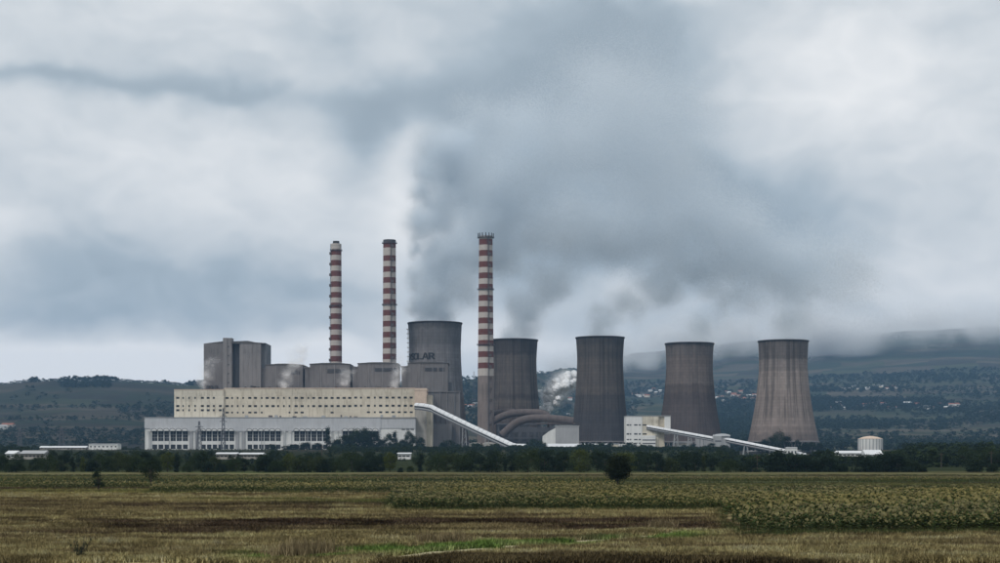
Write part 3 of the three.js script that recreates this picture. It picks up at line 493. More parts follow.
/* flue ducts right of the tallest chimney, and the steelwork under them */
function duct(pts, r, label) {
  const P = pts.map((p) => at(...p)), o = V(P[0].x, BASE, P[0].z), curve = new THREE.CatmullRomCurve3(P.map((p) => p.clone().sub(o)), false, 'centripetal');
  const g = thing('flue_duct', o, label, 'duct'); const t = new THREE.TubeGeometry(curve, 60, r, 20, false), uv = t.attributes.uv, L = curve.getLength(); for (let i = 0; i < uv.count; i++) uv.setXY(i, uv.getX(i) * L, uv.getY(i) * r * 6.28);
  mesh('pipe', t, M.duct, g);
  for (let k = 0; k <= 10; k++) { const q = new THREE.TorusGeometry(r + 0.05, 0.28, 5, 22), p = curve.getPointAt(k / 10), n = curve.getTangentAt(k / 10); q.applyQuaternion(new THREE.Quaternion().setFromUnitVectors(V(0, 0, 1), n)); q.translate(p.x, p.y, p.z); mesh('flange', q, M.duct, g); }
  return g;
}
duct([[493, 421, 1770], [503, 416, 1768], [514, 413.2, 1766], [530, 412.6, 1766], [542, 413.4, 1766], [549, 418, 1766], [551, 426, 1766]], 4.0, 'upper brown steel flue duct bending down at its right end');
duct([[502, 435, 1750], [508, 429.5, 1749], [517, 422.5, 1748], [529, 418.8, 1747], [545, 418.3, 1746], [560, 419.4, 1746], [573, 421, 1746]], 4.3, 'lower brown steel flue duct rising from the ground in a long curve');
duct([[493, 414, 1786], [503, 411.6, 1786], [514, 411.4, 1786]], 3.0, 'short brown flue duct leaving the tallest chimney');
{ const d = 1765, f = frame(530, d), g = thing('duct_gantry', f.origin, 'dark steel gantry carrying the flue ducts', 'gantry');
  for (const px of [498.5, 509, 519, 529, 539, 549, 558]) mesh('column', bx(f.x(px) - 0.7, f.x(px) + 0.7, 0, f.y(px < 505 ? 424 : 423), -3, -1.6), M.steel, g);
  for (const py of [424, 431, 438]) mesh('beam', bx(f.x(497), f.x(566), f.y(py + 0.6), f.y(py - 0.5), -1.597, -0.6), M.steel, g);
  for (let i = 0; i < 5; i++) mesh('brace', bar(V(f.x(509 + i * 10), f.y(438), -2.4), V(f.x(519 + i * 10), f.y(424), -2.4), 0.3), M.steel, g);
  mesh('walkway', bx(f.x(536), f.x(575), f.y(424.4), f.y(423), 0.5, 3.5), M.duct, g);
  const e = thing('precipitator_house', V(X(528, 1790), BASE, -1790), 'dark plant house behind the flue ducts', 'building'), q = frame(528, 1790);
  mesh('wall', [bx(q.x(496), q.x(512), 0, q.y(424), -20, -2), bx(q.x(512), q.x(560), 0, q.y(427), -22, 0)], M.steel, e); mesh('hopper', [bx(q.x(515), q.x(530), q.y(427) + 0.003, q.y(419), -18, -3)], M.dark, e);  // dark steel; wall tone also has the deep shade behind the ducts painted in
  for (let k = 0; k < 6; k++) mesh('opening', bx(q.x(515 + k * 7), q.x(519.5 + k * 7), q.y(441), q.y(432), 0.003, 0.2), M.vent, e);
}
{ const d = 1735, f = frame(567, d), g = thing('pump_house', f.origin, 'plain grey block with a white side, left of the darkest cooling tower', 'building');
  mesh('wall', bx(f.x(555.4), f.x(579), 0, f.y(426.4), -22, 0), M.concrete, g); mesh('side_wing', prism([[f.x(542), 0], [f.x(555.4), 0], [f.x(555.4), f.y(428)], [f.x(549), f.y(431.4)], [f.x(543), f.y(436)]], -20, -1), M.white, g);
  mesh('coping', bx(f.x(555), f.x(579.4), f.y(426.4) + 0.003, f.y(425.6), -22.3, 0.4), M.steelPale, g);
  for (const px of [563, 571]) mesh('panel_joint', bx(f.x(px) - 0.12, f.x(px) + 0.12, 0, f.y(426.6), 0.003, 0.12), M.steelPale, g);
}
{ const d = 1660, f = frame(585, d), g = thing('low_shed', f.origin, 'long low white shed with a shallow roof above the tree belt', 'shed');
  const holes = []; for (let k = 0; k < 13; k++) holes.push([f.x(549.5 + k * 4.5), f.x(551 + k * 4.5), f.y(450.6), f.y(449)]);
  mesh('wall', [pierced(f.x(546), f.x(608), 0, f.y(446.8), holes, 0, 0.5), bx(f.x(546), f.x(608), 0, f.y(446.8), -24, -0.8)], M.white, g); for (const h of holes) mesh('window', bx(h[0], h[1], h[2], h[3], -0.7, -0.45), M.glass, g);
  mesh('roof', [prism([[-24.6, f.y(446.8) + 0.003], [0.8, f.y(446.8) + 0.003], [-12, f.y(443.6)]], -f.x(608.4), -f.x(545.6)).rotateY(-Math.PI / 2)], M.sheet, g);
  const h = thing('cream_kiosk', V(X(612, 1680), BASE, -1680), 'small cream block at the right end of the long low shed', 'building'), q = frame(612, 1680);
  mesh('wall', bx(q.x(607.8), q.x(618.6), 0, q.y(444.4), -10, 0), M.cream, h); mesh('coping', bx(q.x(607.4), q.x(619), q.y(444.4) + 0.003, q.y(443.6), -10.4, 0.4), M.steelPale, h);
}
/* two squat tanks, the domed store, small sheds */
function tank(px, d, r, top, label, m, dome, ribs) {
  const f = frame(px, d), g = thing('storage_tank', f.origin, label, 'tank'), R = r * f.s, H = f.y(top); const c = new THREE.CylinderGeometry(R, R, H, 40, 1, true); c.translate(0, H / 2, 0); mesh('wall', c, m, g);
  const k = new THREE.LatheGeometry([[R + 0.3, H - 0.3], [R + 0.3, H], [R * 0.6, H + dome * 0.62], [R * 0.25, H + dome * 0.93], [0, H + dome]].map(([a, b]) => new THREE.Vector2(a, b)), 40); mesh('roof', k, ribs ? M.pink : m, g);
  for (let i = 0; i < (ribs ?? 0); i++) { const a = i / ribs * 6.283; const b = mesh('rib', bx(-0.35, 0.35, 0, H - 0.4, -0.1, 0.5), M.steelPale, g); b.position.set(Math.sin(a) * (R + 0.05), 0, Math.cos(a) * (R + 0.05)); b.rotation.y = a; }
  return g;
}
tank(475, 1700, 6.2, 443.6, 'squat grey tank under the sloping conveyor, left of a pair', M.pale, 1.2);
tank(489, 1702, 6.4, 443.4, 'squat grey tank under the sloping conveyor, right of a pair', M.pale, 1.2);
tank(870, 1560, 11.8, 438.6, 'round domed store with a pinkish roof and ribbed pale wall', M.white, 2.6, 22);
function shed(px0, px1, d, top, label, opts = {}) {
  const f = frame((px0 + px1) / 2, d), b = height(X((px0 + px1) / 2, d), -d), g = thing(opts.name ?? 'low_shed', V(f.origin.x, b, -d), label, opts.category ?? 'shed', opts.group), H = Y(top, d) - b, dz = opts.deep ?? 12;
  const n = Math.max(2, Math.round((px1 - px0) / 4)), holes = []; for (let k = 0; k < n; k++) { const c = lerp(f.x(px0), f.x(px1), (k + 0.5) / n); holes.push([c - 0.8, c + 0.8, H * 0.45, H * 0.7]); }
  mesh('wall', [pierced(f.x(px0), f.x(px1), 0, H, holes, 0, 0.4), bx(f.x(px0), f.x(px1), 0, H, -dz, -0.6)], opts.m ?? M.white, g); for (const h of holes) mesh('window', bx(h[0], h[1], h[2], h[3], -0.55, -0.35), M.glass, g);
  const rise = opts.rise ?? 1.6; const rf = prism([[-dz - 0.6, H + 0.003], [0.7, H + 0.003], [-dz / 2, H + rise]], -f.x(px1) - 0.5, -f.x(px0) + 0.5); rf.rotateY(-Math.PI / 2); mesh('roof', rf, opts.roof ?? M.sheet, g); return g;
}
shed(89, 118, 1500, 444.2, 'white two-storey office block left of the turbine hall', { name: 'office_block', category: 'building', rise: 0.4, deep: 14 });
shed(40, 86, 1560, 447.6, 'long low pale shed at far left behind the trees', { m: M.pale });
shed(21, 44, 800, 453.6, 'low white roof among trees at the far left, longer one', { m: M.pale, roof: M.steelPale });
shed(6, 15, 800, 453.8, 'tiny white hut among trees at the far left edge', { name: 'hut' });
shed(216, 236, 800, 454, 'low white shed among trees below the left end of the turbine hall', { rise: 0.8, m: M.pale });
shed(240, 262, 805, 454.2, 'low white shed among trees below the middle of the turbine hall', { rise: 0.8, m: M.pale });
shed(398, 410, 800, 453.8, 'small white shed among trees below the stair tower', { rise: 0.6 });
shed(515, 527, 1590, 447, 'small white shed at the foot of the sloping conveyor', { rise: 1 });
shed(838, 863, 900, 453.2, 'long low white roofed shed in front of the domed store', { rise: 1.4 });
shed(866, 882, 800, 454.6, 'white gabled shed right below the domed store', { rise: 2.4 });
shed(787, 797, 1640, 447.6, 'small white cabin beside the lower end of the right conveyor', { name: 'cabin', category: 'cabin', rise: 0.5 });

/* lattice masts and poles */
function lattice(px, d, top, w, label, name = 'lattice_mast', arms = 0) {
  const b = height(X(px, d), -d), g = thing(name, V(X(px, d), b, -d), label, 'mast'), H = Y(top, d) - b, leg = [], br = [];
  const W = (t) => lerp(w, w * 0.22, t), n = Math.max(5, Math.round(H / 5)), cs = [[-1, -1], [1, -1], [1, 1], [-1, 1]];
  for (const [a, c] of cs) leg.push(bar(V(a * W(0), 0, c * W(0)), V(a * W(1), H, c * W(1)), 0.17));
  for (let k = 0; k < n; k++) { const t0 = k / n, t1 = (k + 1) / n; for (let i = 0; i < 4; i++) { const [a, c] = cs[i], [e, h] = cs[(i + 1) % 4]; br.push(bar(V(a * W(t0), H * t0, c * W(t0)), V(e * W(t1), H * t1, h * W(t1)), 0.15), bar(V(e * W(t0), H * t0, h * W(t0)), V(a * W(t1), H * t1, c * W(t1)), 0.15)); } }
  mesh('legs_frame', leg, M.steel, g); mesh('bracing', br, M.steel, g);
  for (let k = 0; k < arms; k++) mesh('cross_arm', [bar(V(-w * 1.6, H * (0.68 + k * 0.12), 0), V(w * 1.6, H * (0.68 + k * 0.12), 0), 0.26), bar(V(-w * 1.6, H * (0.68 + k * 0.12), 0), V(0, H * (0.74 + k * 0.12), 0), 0.15), bar(V(w * 1.6, H * (0.68 + k * 0.12), 0), V(0, H * (0.74 + k * 0.12), 0), 0.15)], M.steel, g);
}
lattice(223.5, 1690, 408, 2.4, 'dark lattice mast in front of the left part of the hall', 'lattice_mast', 2);
lattice(199.5, 1690, 421, 2.6, 'short lattice mast between the first two window groups', 'lattice_mast', 2);
lattice(474, 3600, 371.5, 4.5, 'thin lattice mast on the hill left of the tallest chimney', 'lattice_mast', 1);
lattice(62, 1650, 427, 3.2, 'faint lattice pylon at the far left, left of two', 'power_pylon', 3);
lattice(20, 1900, 428, 3.2, 'faint lattice pylon near the left edge', 'power_pylon', 3);
for (const [px, d, top, where] of [[757, 470, 455, 'utility pole standing on the green strip below the right conveyor'], [941, 560, 452.5, 'utility pole right of the domed store'], [991, 520, 451, 'utility pole at the right edge'], [322, 700, 446, 'slim utility pole among trees below the turbine hall']]) {
  const b = height(X(px, d), -d), g = thing('utility_pole', V(X(px, d), b, -d), where, 'pole'), H = Y(top, d) - b; const c = new THREE.CylinderGeometry(0.11, 0.17, H, 8); c.translate(0, H / 2, 0); mesh('shaft', c, M.bark, g); mesh('cross_arm', bx(-0.9, 0.9, H - 0.7, H - 0.55, -0.07, 0.07), M.bark, g);
}

/* ------------------------------------------------------------------ trees */
const leafMat = (r, g, b) => new THREE.MeshPhysicalMaterial({ color: new THREE.Color().setRGB(r, g, b), roughness: 1, transmission: 0.25, thickness: 0, side: THREE.DoubleSide, specularIntensity: 0.05 });
const LEAF = [leafMat(0.026, 0.040, 0.022), leafMat(0.034, 0.050, 0.022), leafMat(0.022, 0.035, 0.024), leafMat(0.070, 0.086, 0.026), leafMat(0.046, 0.060, 0.026)];
// crown of leaf faces gathered in clumps; h, w in metres
function crown(seed, h0, h1, w, clumps, per, leaf, shape = 'round') {
  const r = rng(seed), pos = [], nor = [], v = V(), a = V(), b = V();
  for (let k = 0; k < clumps; k++) {
    const t = r(), th = r() * 6.283, prof = shape === 'column' ? Math.sin(Math.PI * (0.08 + 0.9 * t)) ** 0.5 * (1 - 0.55 * t) : shape === 'dome' ? Math.sqrt(Math.max(0, 1 - (t * 1.5 - 0.5) ** 2 * 0.95)) : shape === 'cone' ? 1 - 0.9 * t : Math.sqrt(Math.max(0.04, 1 - (2 * t - 1) ** 2));
    const rr = w / 2 * prof * Math.sqrt(0.25 + 0.75 * r()) * (0.8 + 0.35 * r()), cx = Math.cos(th) * rr, cy = lerp(h0, h1, t), cz = Math.sin(th) * rr, cr = w * (0.14 + 0.11 * r()) * (shape === 'column' ? 1.4 : 1);
    for (let i = 0; i < per; i++) {
      v.set(gauss(r), gauss(r) * 0.8, gauss(r)).multiplyScalar(cr * 0.6); const n = v.clone().normalize().add(V(gauss(r) * 0.7, gauss(r) * 0.7 + 0.3, gauss(r) * 0.7)).normalize();
      a.set(gauss(r), gauss(r), gauss(r)).cross(n).normalize(); b.copy(n).cross(a); const s = leaf * (0.6 + 0.8 * r());
      const p = V(cx, cy, cz).add(v), q = [p.clone().addScaledVector(a, -s), p.clone().addScaledVector(b, -s * 0.45), p.clone().addScaledVector(a, s), p.clone().addScaledVector(b, s * 0.45)];
      for (const m of [0, 1, 2, 0, 2, 3]) { pos.push(q[m].x, q[m].y, q[m].z); nor.push(n.x, n.y, n.z); }
    }
  }
  const g = new THREE.BufferGeometry(); g.setAttribute('position', new THREE.Float32BufferAttribute(pos, 3)); g.setAttribute('normal', new THREE.Float32BufferAttribute(nor, 3)); return g;
}
function trunkGeo(seed, h, w, th, stems = 1) {
  const r = rng(seed), out = [];
  for (let s = 0; s < stems; s++) {
    const lean = stems > 1 ? 0.25 : 0.06, a = r() * 6.283, pts = [V(0, -0.2, 0), V(Math.cos(a) * lean * h * 0.2, h * 0.25, Math.sin(a) * lean * h * 0.2), V(Math.cos(a) * lean * h * 0.5, h * 0.55, Math.sin(a) * lean * h * 0.5), V(Math.cos(a) * lean * h * 0.8, h * 0.9, Math.sin(a) * lean * h * 0.8)];
    for (let i = 0; i < 3; i++) { const d = pts[i + 1].clone().sub(pts[i]), c = new THREE.CylinderGeometry(th * (1 - (i + 1) * 0.27), th * (1 - i * 0.27), d.length(), 7, 1, true); c.applyQuaternion(new THREE.Quaternion().setFromUnitVectors(V(0, 1, 0), d.clone().normalize())); const m = pts[i].clone().add(pts[i + 1]).multiplyScalar(0.5); c.translate(m.x, m.y, m.z); out.push(flat(c)); }
    for (let i = 0; i < 5; i++) { const t = 0.3 + 0.5 * r(), b = r() * 6.283, p = pts[1].clone().lerp(pts[3], t), e = V(p.x + Math.cos(b) * w * 0.33, p.y + h * (0.08 + 0.16 * r()), p.z + Math.sin(b) * w * 0.33); out.push(bar(p, e, th * 0.26, 5)); }
  }
  return mergeGeometries(out);
}
// kinds of belt tree, each built once
const kinds = [
  { h: 6.4, w: 6.6, m: 0, shape: 'round', low: 0.12 }, { h: 7.6, w: 6.2, m: 2, shape: 'round', low: 0.16 }, { h: 5.2, w: 6.8, m: 1, shape: 'dome', low: 0.06 }, { h: 8.6, w: 5.6, m: 0, shape: 'round', low: 0.18 }, { h: 4.2, w: 5.4, m: 2, shape: 'dome', low: 0.04 }, { h: 7.2, w: 7.6, m: 1, shape: 'round', low: 0.14 }, { h: 9.5, w: 3.4, m: 2, shape: 'column', low: 0.04 }, { h: 3.0, w: 3.8, m: 0, shape: 'dome', low: 0.02 },
].map((k, i) => ({ ...k, crown: crown(100 + i, k.h * k.low, k.h, k.w, 40, 56, 0.27, k.shape), trunk: trunkGeo(200 + i, k.h * 0.7, k.w, 0.2) }));
function plantTree(kind, x, z, scale, turn, label, group, m, name = 'belt_tree', category = 'tree') {
  const k = kinds[kind], g = new THREE.Group(); g.name = numbered(name); scene.add(tag(g, label, category, group)); g.position.set(x, height(x, z) - 0.05, z); g.rotation.y = turn; g.scale.setScalar(scale);
  mesh('trunk', k.trunk, M.bark, g); mesh('crown', k.crown, LEAF[m ?? k.m], g); return g;
}
const clearing = (px) => (px > 2 && px < 46) || (px > 212 && px < 266) || (px > 395 && px < 413) || (px > 834 && px < 886) ? 1 : 0;   // gaps through which low sheds show
// tree tops stay below the line of sight to the plant: the height that reaches a given row at that spot
const reach = (row, x, d) => Y(row, d) - height(x, -d);
{ // the belt along the far edge of the field
  const r = rng(4242);
  const L = ['rounded dark green tree in the belt along the field edge', 'upright dark green tree in the belt along the field edge', 'low spreading shrub in the belt along the field edge', 'tall dark green tree in the belt along the field edge', 'low dense bush in the belt along the field edge', 'broad green tree in the belt along the field edge', 'slim columnar tree in the belt along the field edge'];
  for (let px = -14; px < 745; px += 5.6 + r() * 5) {
    const d = 432 + r() * 26, kind = r() < 0.07 ? 6 : Math.floor(r() * 6), x = X(px, d), top = 452.5 + clearing(px) * 4 + 9 * r() ** 1.3 + (kind === 4 || kind === 2 ? 5 : 0) + (px > 700 ? 3 : 0) - (px > 470 && px < 600 ? 2 : 0);
    plantTree(kind, x, -d, reach(top, x, d) / kinds[kind].h, r() * 6.3, L[kind], 'trees of the belt along the field edge', px > 612 && px < 640 && kind !== 0 ? 3 : r() < 0.22 ? 4 : r() < 0.06 ? 3 : undefined);
  }
  // right of the gap: separate round bushes on the green strip
  for (const [px, d, kind, s] of [[752, 442, 4, 0.7], [778, 445, 4, 1.25], [794, 446, 4, 1.0], [806, 445, 4, 0.95], [816, 447, 7, 1.0], [826, 446, 4, 0.95], [835, 448, 7, 0.6], [843, 448, 7, 0.65], [862, 446, 4, 1.0], [872, 447, 7, 1.0], [884, 446, 4, 1.1], [896, 446, 4, 1.1], [910, 446, 7, 1.05], [922, 448, 7, 0.6], [974, 448, 7, 1.1], [992, 448, 7, 0.7]])
    plantTree(kind, X(px, d), -d, s, px, 'separate dark round bush on the green strip at right', 'bushes on the green strip at right', undefined, 'round_bush', 'bush');
  // second and third rows
  for (let px = -10; px < 1012; px += 9 + r() * 6) { const d = 570 + r() * 120, kind = [0, 1, 3, 5, 1][Math.floor(r() * 5)]; plantTree(kind, X(px, d), -d, reach((px > 905 ? 446 : px > 815 ? 451 : px > 738 ? 456.5 : 450.5) + clearing(px) * 4 + 9 * r(), X(px, d), d) / kinds[kind].h, r() * 6.3, 'dark tree in the row behind the field-edge belt', 'second row of the tree belt'); }
  // big trees close to the halls
  for (const [px, top, w, kind] of [[328, 428.5, 6, 6], [337, 441, 10, 4], [343, 437, 12, 0], [350, 438, 14, 4], [361, 436, 15, 4], [382, 441, 12, 4], [403, 441, 10, 4], [306, 443.5, 12, 4], [294, 445, 12, 4], [272, 445, 10, 4], [355, 431, 15, 5], [366, 430.5, 15, 0], [374, 433, 12, 1], [389, 434.5, 9, 3], [395, 432.5, 6, 6], [409, 432, 8, 3], [413, 437, 9, 0], [421, 438, 8, 3], [449, 441, 11, 0], [443, 443.5, 8, 4], [532, 440, 12, 0], [541, 441, 10, 5], [684, 445, 7, 3], [706, 446, 8, 0], [711, 443.6, 8, 1], [778, 432.5, 13, 5], [770, 438, 9, 0], [786, 437, 10, 1], [797, 440, 7, 3], [764, 441, 7, 4], [458, 445, 9, 4], [467, 446, 8, 0], [552, 447, 9, 4], [571, 448, 9, 4], [590, 447.5, 9, 0], [613, 447, 10, 4], [640, 448, 9, 0], [660, 447.5, 9, 4], [697, 448, 9, 4], [286, 446, 9, 0], [318, 444, 10, 4], [805, 444, 9, 4], [812, 443, 9, 0], [819, 444, 8, 4], [757, 443.5, 8, 4], [749, 445, 9, 0], [742, 447, 8, 4], [800, 446, 8, 2]]) {
    const d = px > 740 ? 1752 : 1560, k = kinds[kind], x = X(px, d), H = Y(top, d) - height(x, -d), g = plantTree(kind, x, -d, 1, px, px > 740 ? 'tall dark tree in front of the rightmost cooling tower' : px < 430 ? 'tall dark tree close in front of the turbine hall' : px < 560 ? 'dark tree near the flue ducts and conveyor foot' : 'small dark tree below the right conveyor', 'big trees among the plant buildings', undefined, 'tall_tree');
    g.scale.set(w * d / F / k.w, H / k.h, w * d / F / k.w);
  }
}
{ // woods that read as one mass: the ground between belt and plant, and the hillsides
  const puffs = [0, 1, 2].map((i) => crown(300 + i, 0.02, 1, 1.05, 9, 9, 0.14, i === 1 ? 'round' : 'dome'));
  const lists = [[], [], []], far = [[], [], []]; const r = rng(991), m4 = new THREE.Matrix4(), e = new THREE.Euler(), q = new THREE.Quaternion();
  const put = (L, x, z, h, w) => { q.setFromEuler(e.set(0, r() * 6.3, 0)); const i = Math.floor(r() * 3); L[i].push(m4.clone().compose(V(x, height(x, z) - 0.1, z), q, V(w, h, w))); };
  for (let k = 0; k < 7600; k++) { const d = 700 + 880 * Math.sqrt(r()), px = -30 + 1060 * r(), x = X(px, d), h = Math.max(px > 735 && px < 905 ? 0 : d > 1000 ? (px > 30 && px < 328 ? 0.5 + 0.5 * r() : 1.3 + 1.6 * r()) : 0, Math.min(3.6 + 4.2 * r(), reach((px > 905 ? 441 : px > 815 ? 448.5 : px > 738 ? 452.5 : 448.6) + (d < 900 ? clearing(px) * 6 : 0) + 10 * fbm(px / 11, d / 60, 2), x, d))); if (h < 0.9 || (px > 835 && px < 890 && d > 1300)) continue; put(lists, x, -d, h, h * (0.9 + 0.5 * r())); }
  for (let k = 0; k < 1500; k++) { const px = -20 + 745 * r(), d = (px > 36 && px < 122 ? 1565 : 1480) + (px > 36 && px < 122 ? 60 : 150) * r(), n = fbm(px / 7 + 3, 5, 3), h = (px > 138 && px < 328 ? 0.3 : 1) * (1.2 + 5 * sstep(0.38, 0.75, n) * r() + r()); put(lists, X(px, d), -d, h, h * (1.2 + 0.6 * r())); }
  // right foreground wood
  for (let k = 0; k < 500; k++) { const d = 580 + 160 * r(), px = 690 + 340 * r(), h = Math.min(3 + 3.4 * r(), reach(px > 905 ? 446 : px > 815 ? 452 + clearing(px) * 5 : 456.5, X(px, d), d)); put(lists, X(px, d), -d, h, h * 1.2); }
  // hillsides: woods follow the noise; named strips are denser
  const wood = (px0, px1, py0, py1, n, h0 = 8) => { for (let k = 0; k < n; k++) { const px = lerp(px0, px1, r()), py = lerp(py0, py1, r()), d = depthOn(px, py), h = h0 * (0.7 + 0.6 * r()); put(far, X(px, d), -d, h, h * (1 + 0.5 * r())); } };
  wood(806, 944, 399, 409, 900, 9); wood(806, 1000, 388, 393, 240, 9); wood(800, 1000, 440, 446, 260, 8); wood(930, 1004, 408, 414, 70, 9); wood(800, 870, 420, 430, 30, 8); wood(936, 1000, 421, 424, 40, 8);
  wood(880, 1004, 375, 384, 200, 10); wood(620, 760, 382, 396, 380, 9); wood(540, 640, 385, 420, 330, 9); wood(455, 480, 384, 420, 130, 9); wood(713, 760, 400, 440, 420, 9);
  wood(-5, 175, 430, 446, 420, 6); wood(-5, 175, 418, 421, 90, 6); wood(-5, 130, 407, 409, 60, 6); wood(60, 112, 383, 388, 160, 8); wood(120, 205, 405, 418, 160, 8); wood(808, 900, 376, 392, 260, 9);
  for (let px = -5; px < 210; px += 0.7) { const d = 4580 + 120 * r(), x = X(px, d), h = (fbm(px / 26, 8, 3) > 0.48 ? 11 : 6) * (0.7 + 0.6 * r()); put(far, x, -d, h, h * 1.5); }
  for (let k = 0; k < 20000; k++) { const d = 2250 + 4200 * r() ** 1.4, px = -20 + 1040 * r(), x = X(px, d), w = fbm(x / 420 + 11, -d / 300 + 2, 4), hedge = fbm(x / 90 + 5, -d / 40 + 9, 2); if (px < 230 && r() < 0.93) continue; if (w < 0.53 && hedge < 0.73) continue; const h = 6 + 7 * r(); put(far, x, -d, h, h * (1.1 + 0.6 * r())); }
  const make = (name, L, label, mats) => { L.forEach((list, i) => { const im = new THREE.InstancedMesh(puffs[i], LEAF[mats[i]], list.length); list.forEach((m, k) => im.setMatrixAt(k, m)); im.name = numbered(name); im.castShadow = im.receiveShadow = true; scene.add(tag(im, label[i], 'woodland', null, 'stuff')); }); };
  make('scrub_wood', lists, ['dark scrub and trees filling the ground between field and plant', 'taller dark scrub wood between the field and the power station', 'bushy dark undergrowth below the plant buildings'], [0, 2, 1]);
  make('hill_wood', far, ['scattered woods and hedges on the far hillsides', 'taller woods on the far hillsides', 'low scrub on the far hillsides'], [2, 0, 2]);
}
/* single trees out in the field */
{ const d = 232, x = X(618, d), g = thing('field_tree', V(x, 0, -d), 'single dark round tree standing alone in the field', 'tree');
  mesh('trunk', trunkGeo(61, 3.6, 3.0, 0.2), M.bark, g); mesh('crown', crown(62, 1.5, 4.45, 3.3, 100, 100, 0.11, 'round'), leafMat(0.022, 0.030, 0.018), g);
  const g2 = thing('field_tree', V(X(152, 233), 0, -233), 'thin leaning young tree in the field, second from left', 'tree');
  mesh('trunk', trunkGeo(63, 3.4, 2.6, 0.11, 2), M.bark, g2); const c2 = crown(64, 1.5, 3.9, 2.8, 34, 36, 0.11, 'round'); c2.translate(-0.25, 0, 0); mesh('crown', c2, LEAF[0], g2);
  const c3 = crown(65, 1.8, 3.0, 1.5, 9, 20, 0.12, 'round'); c3.translate(-1.15, 0.4, 0.2); mesh('side_bough', c3, LEAF[0], g2);
  const g3 = thing('field_tree', V(X(98.5, 216), 0, -216), 'small upright bushy tree in the field, nearest the left edge', 'tree');
  mesh('trunk', trunkGeo(66, 2.0, 1.0, 0.11, 3), M.bark, g3); mesh('crown', crown(67, 0.5, 2.5, 1.5, 34, 34, 0.09, 'dome'), LEAF[0], g3);
  const g4 = thing('weed_bush', V(X(80, 72), 0.05, -72), 'spindly dark weed in the grass at the lower left', 'weed'); const r = rng(8), st = [], lv = [];
  for (let i = 0; i < 17; i++) { const a = r() * 6.283, t = 0.15 + 0.5 * r(), h = 0.5 + 0.6 * r(), e = V(Math.cos(a) * t * h, h, Math.sin(a) * t * h); st.push(bar(V(0, 0, 0), e, 0.008, 4)); for (let k = 0; k < 9; k++) { const p = e.clone().multiplyScalar(0.3 + 0.7 * r()), l = new THREE.PlaneGeometry(0.03, 0.13); l.rotateX(r() * 3); l.rotateY(r() * 6); l.translate(p.x + gauss(r) * 0.04, p.y, p.z + gauss(r) * 0.04); lv.push(flat(l)); } }
  mesh('stems', st, M.bark, g4); mesh('leaves', lv, LEAF[0], g4);
}

/* ------------------------------------------------------------------ houses on the hillsides */
{ const r = rng(31); const wallG = bx(-5, 5, 0, 5, -4, 4), roofG = prism([[-4.6, 5.003], [4.6, 5.003], [0, 7.6]], -5.5, 5.5); roofG.rotateY(Math.PI / 2);
  const walls = [M.white, M.cream, M.white, M.pale], roofs = [M.tile, M.sheet, M.tile, M.steelPale];
  const spots = [];
  for (const [px0, px1, py0, py1, n, where] of [[828, 962, 404.5, 409.5, 24, 'small pale house in the village row above the fields at right'], [838, 900, 386, 390, 10, 'tiny pale house high on the right hillside'], [632, 662, 386, 398, 9, 'tiny pale house on the slope between the two middle cooling towers'], [714, 756, 392, 404, 15, 'tiny pale house on the slope between the two right cooling towers'], [462, 478, 398, 412, 6, 'tiny pale house on the hill left of the tallest chimney'], [540, 572, 392, 416, 9, 'tiny pale house on the slope behind the white steam'], [0, 14, 424, 430, 3, 'tiny pale house on the slope at the far left']])
    for (let k = 0; k < n; k++) spots.push([lerp(px0, px1, (k + r()) / n), lerp(py0, py1, r()), where]);
  for (const [px, py, where] of spots) {
    const d = depthOn(px, py), x = X(px, d), g = thing('village_house', V(x, height(x, -d) - 0.3, -d), where, 'house', where.replace('small ', '').replace('tiny ', '').replace('house', 'houses'), (r() - 0.5) * 1.4), i = Math.floor(r() * 4), s = 0.8 + 0.7 * r(); g.scale.set(s * (0.9 + 0.6 * r()), s, s);
    mesh('wall', wallG, walls[i], g); mesh('roof', roofG, roofs[Math.floor(r() * 4)], g);
  }
}

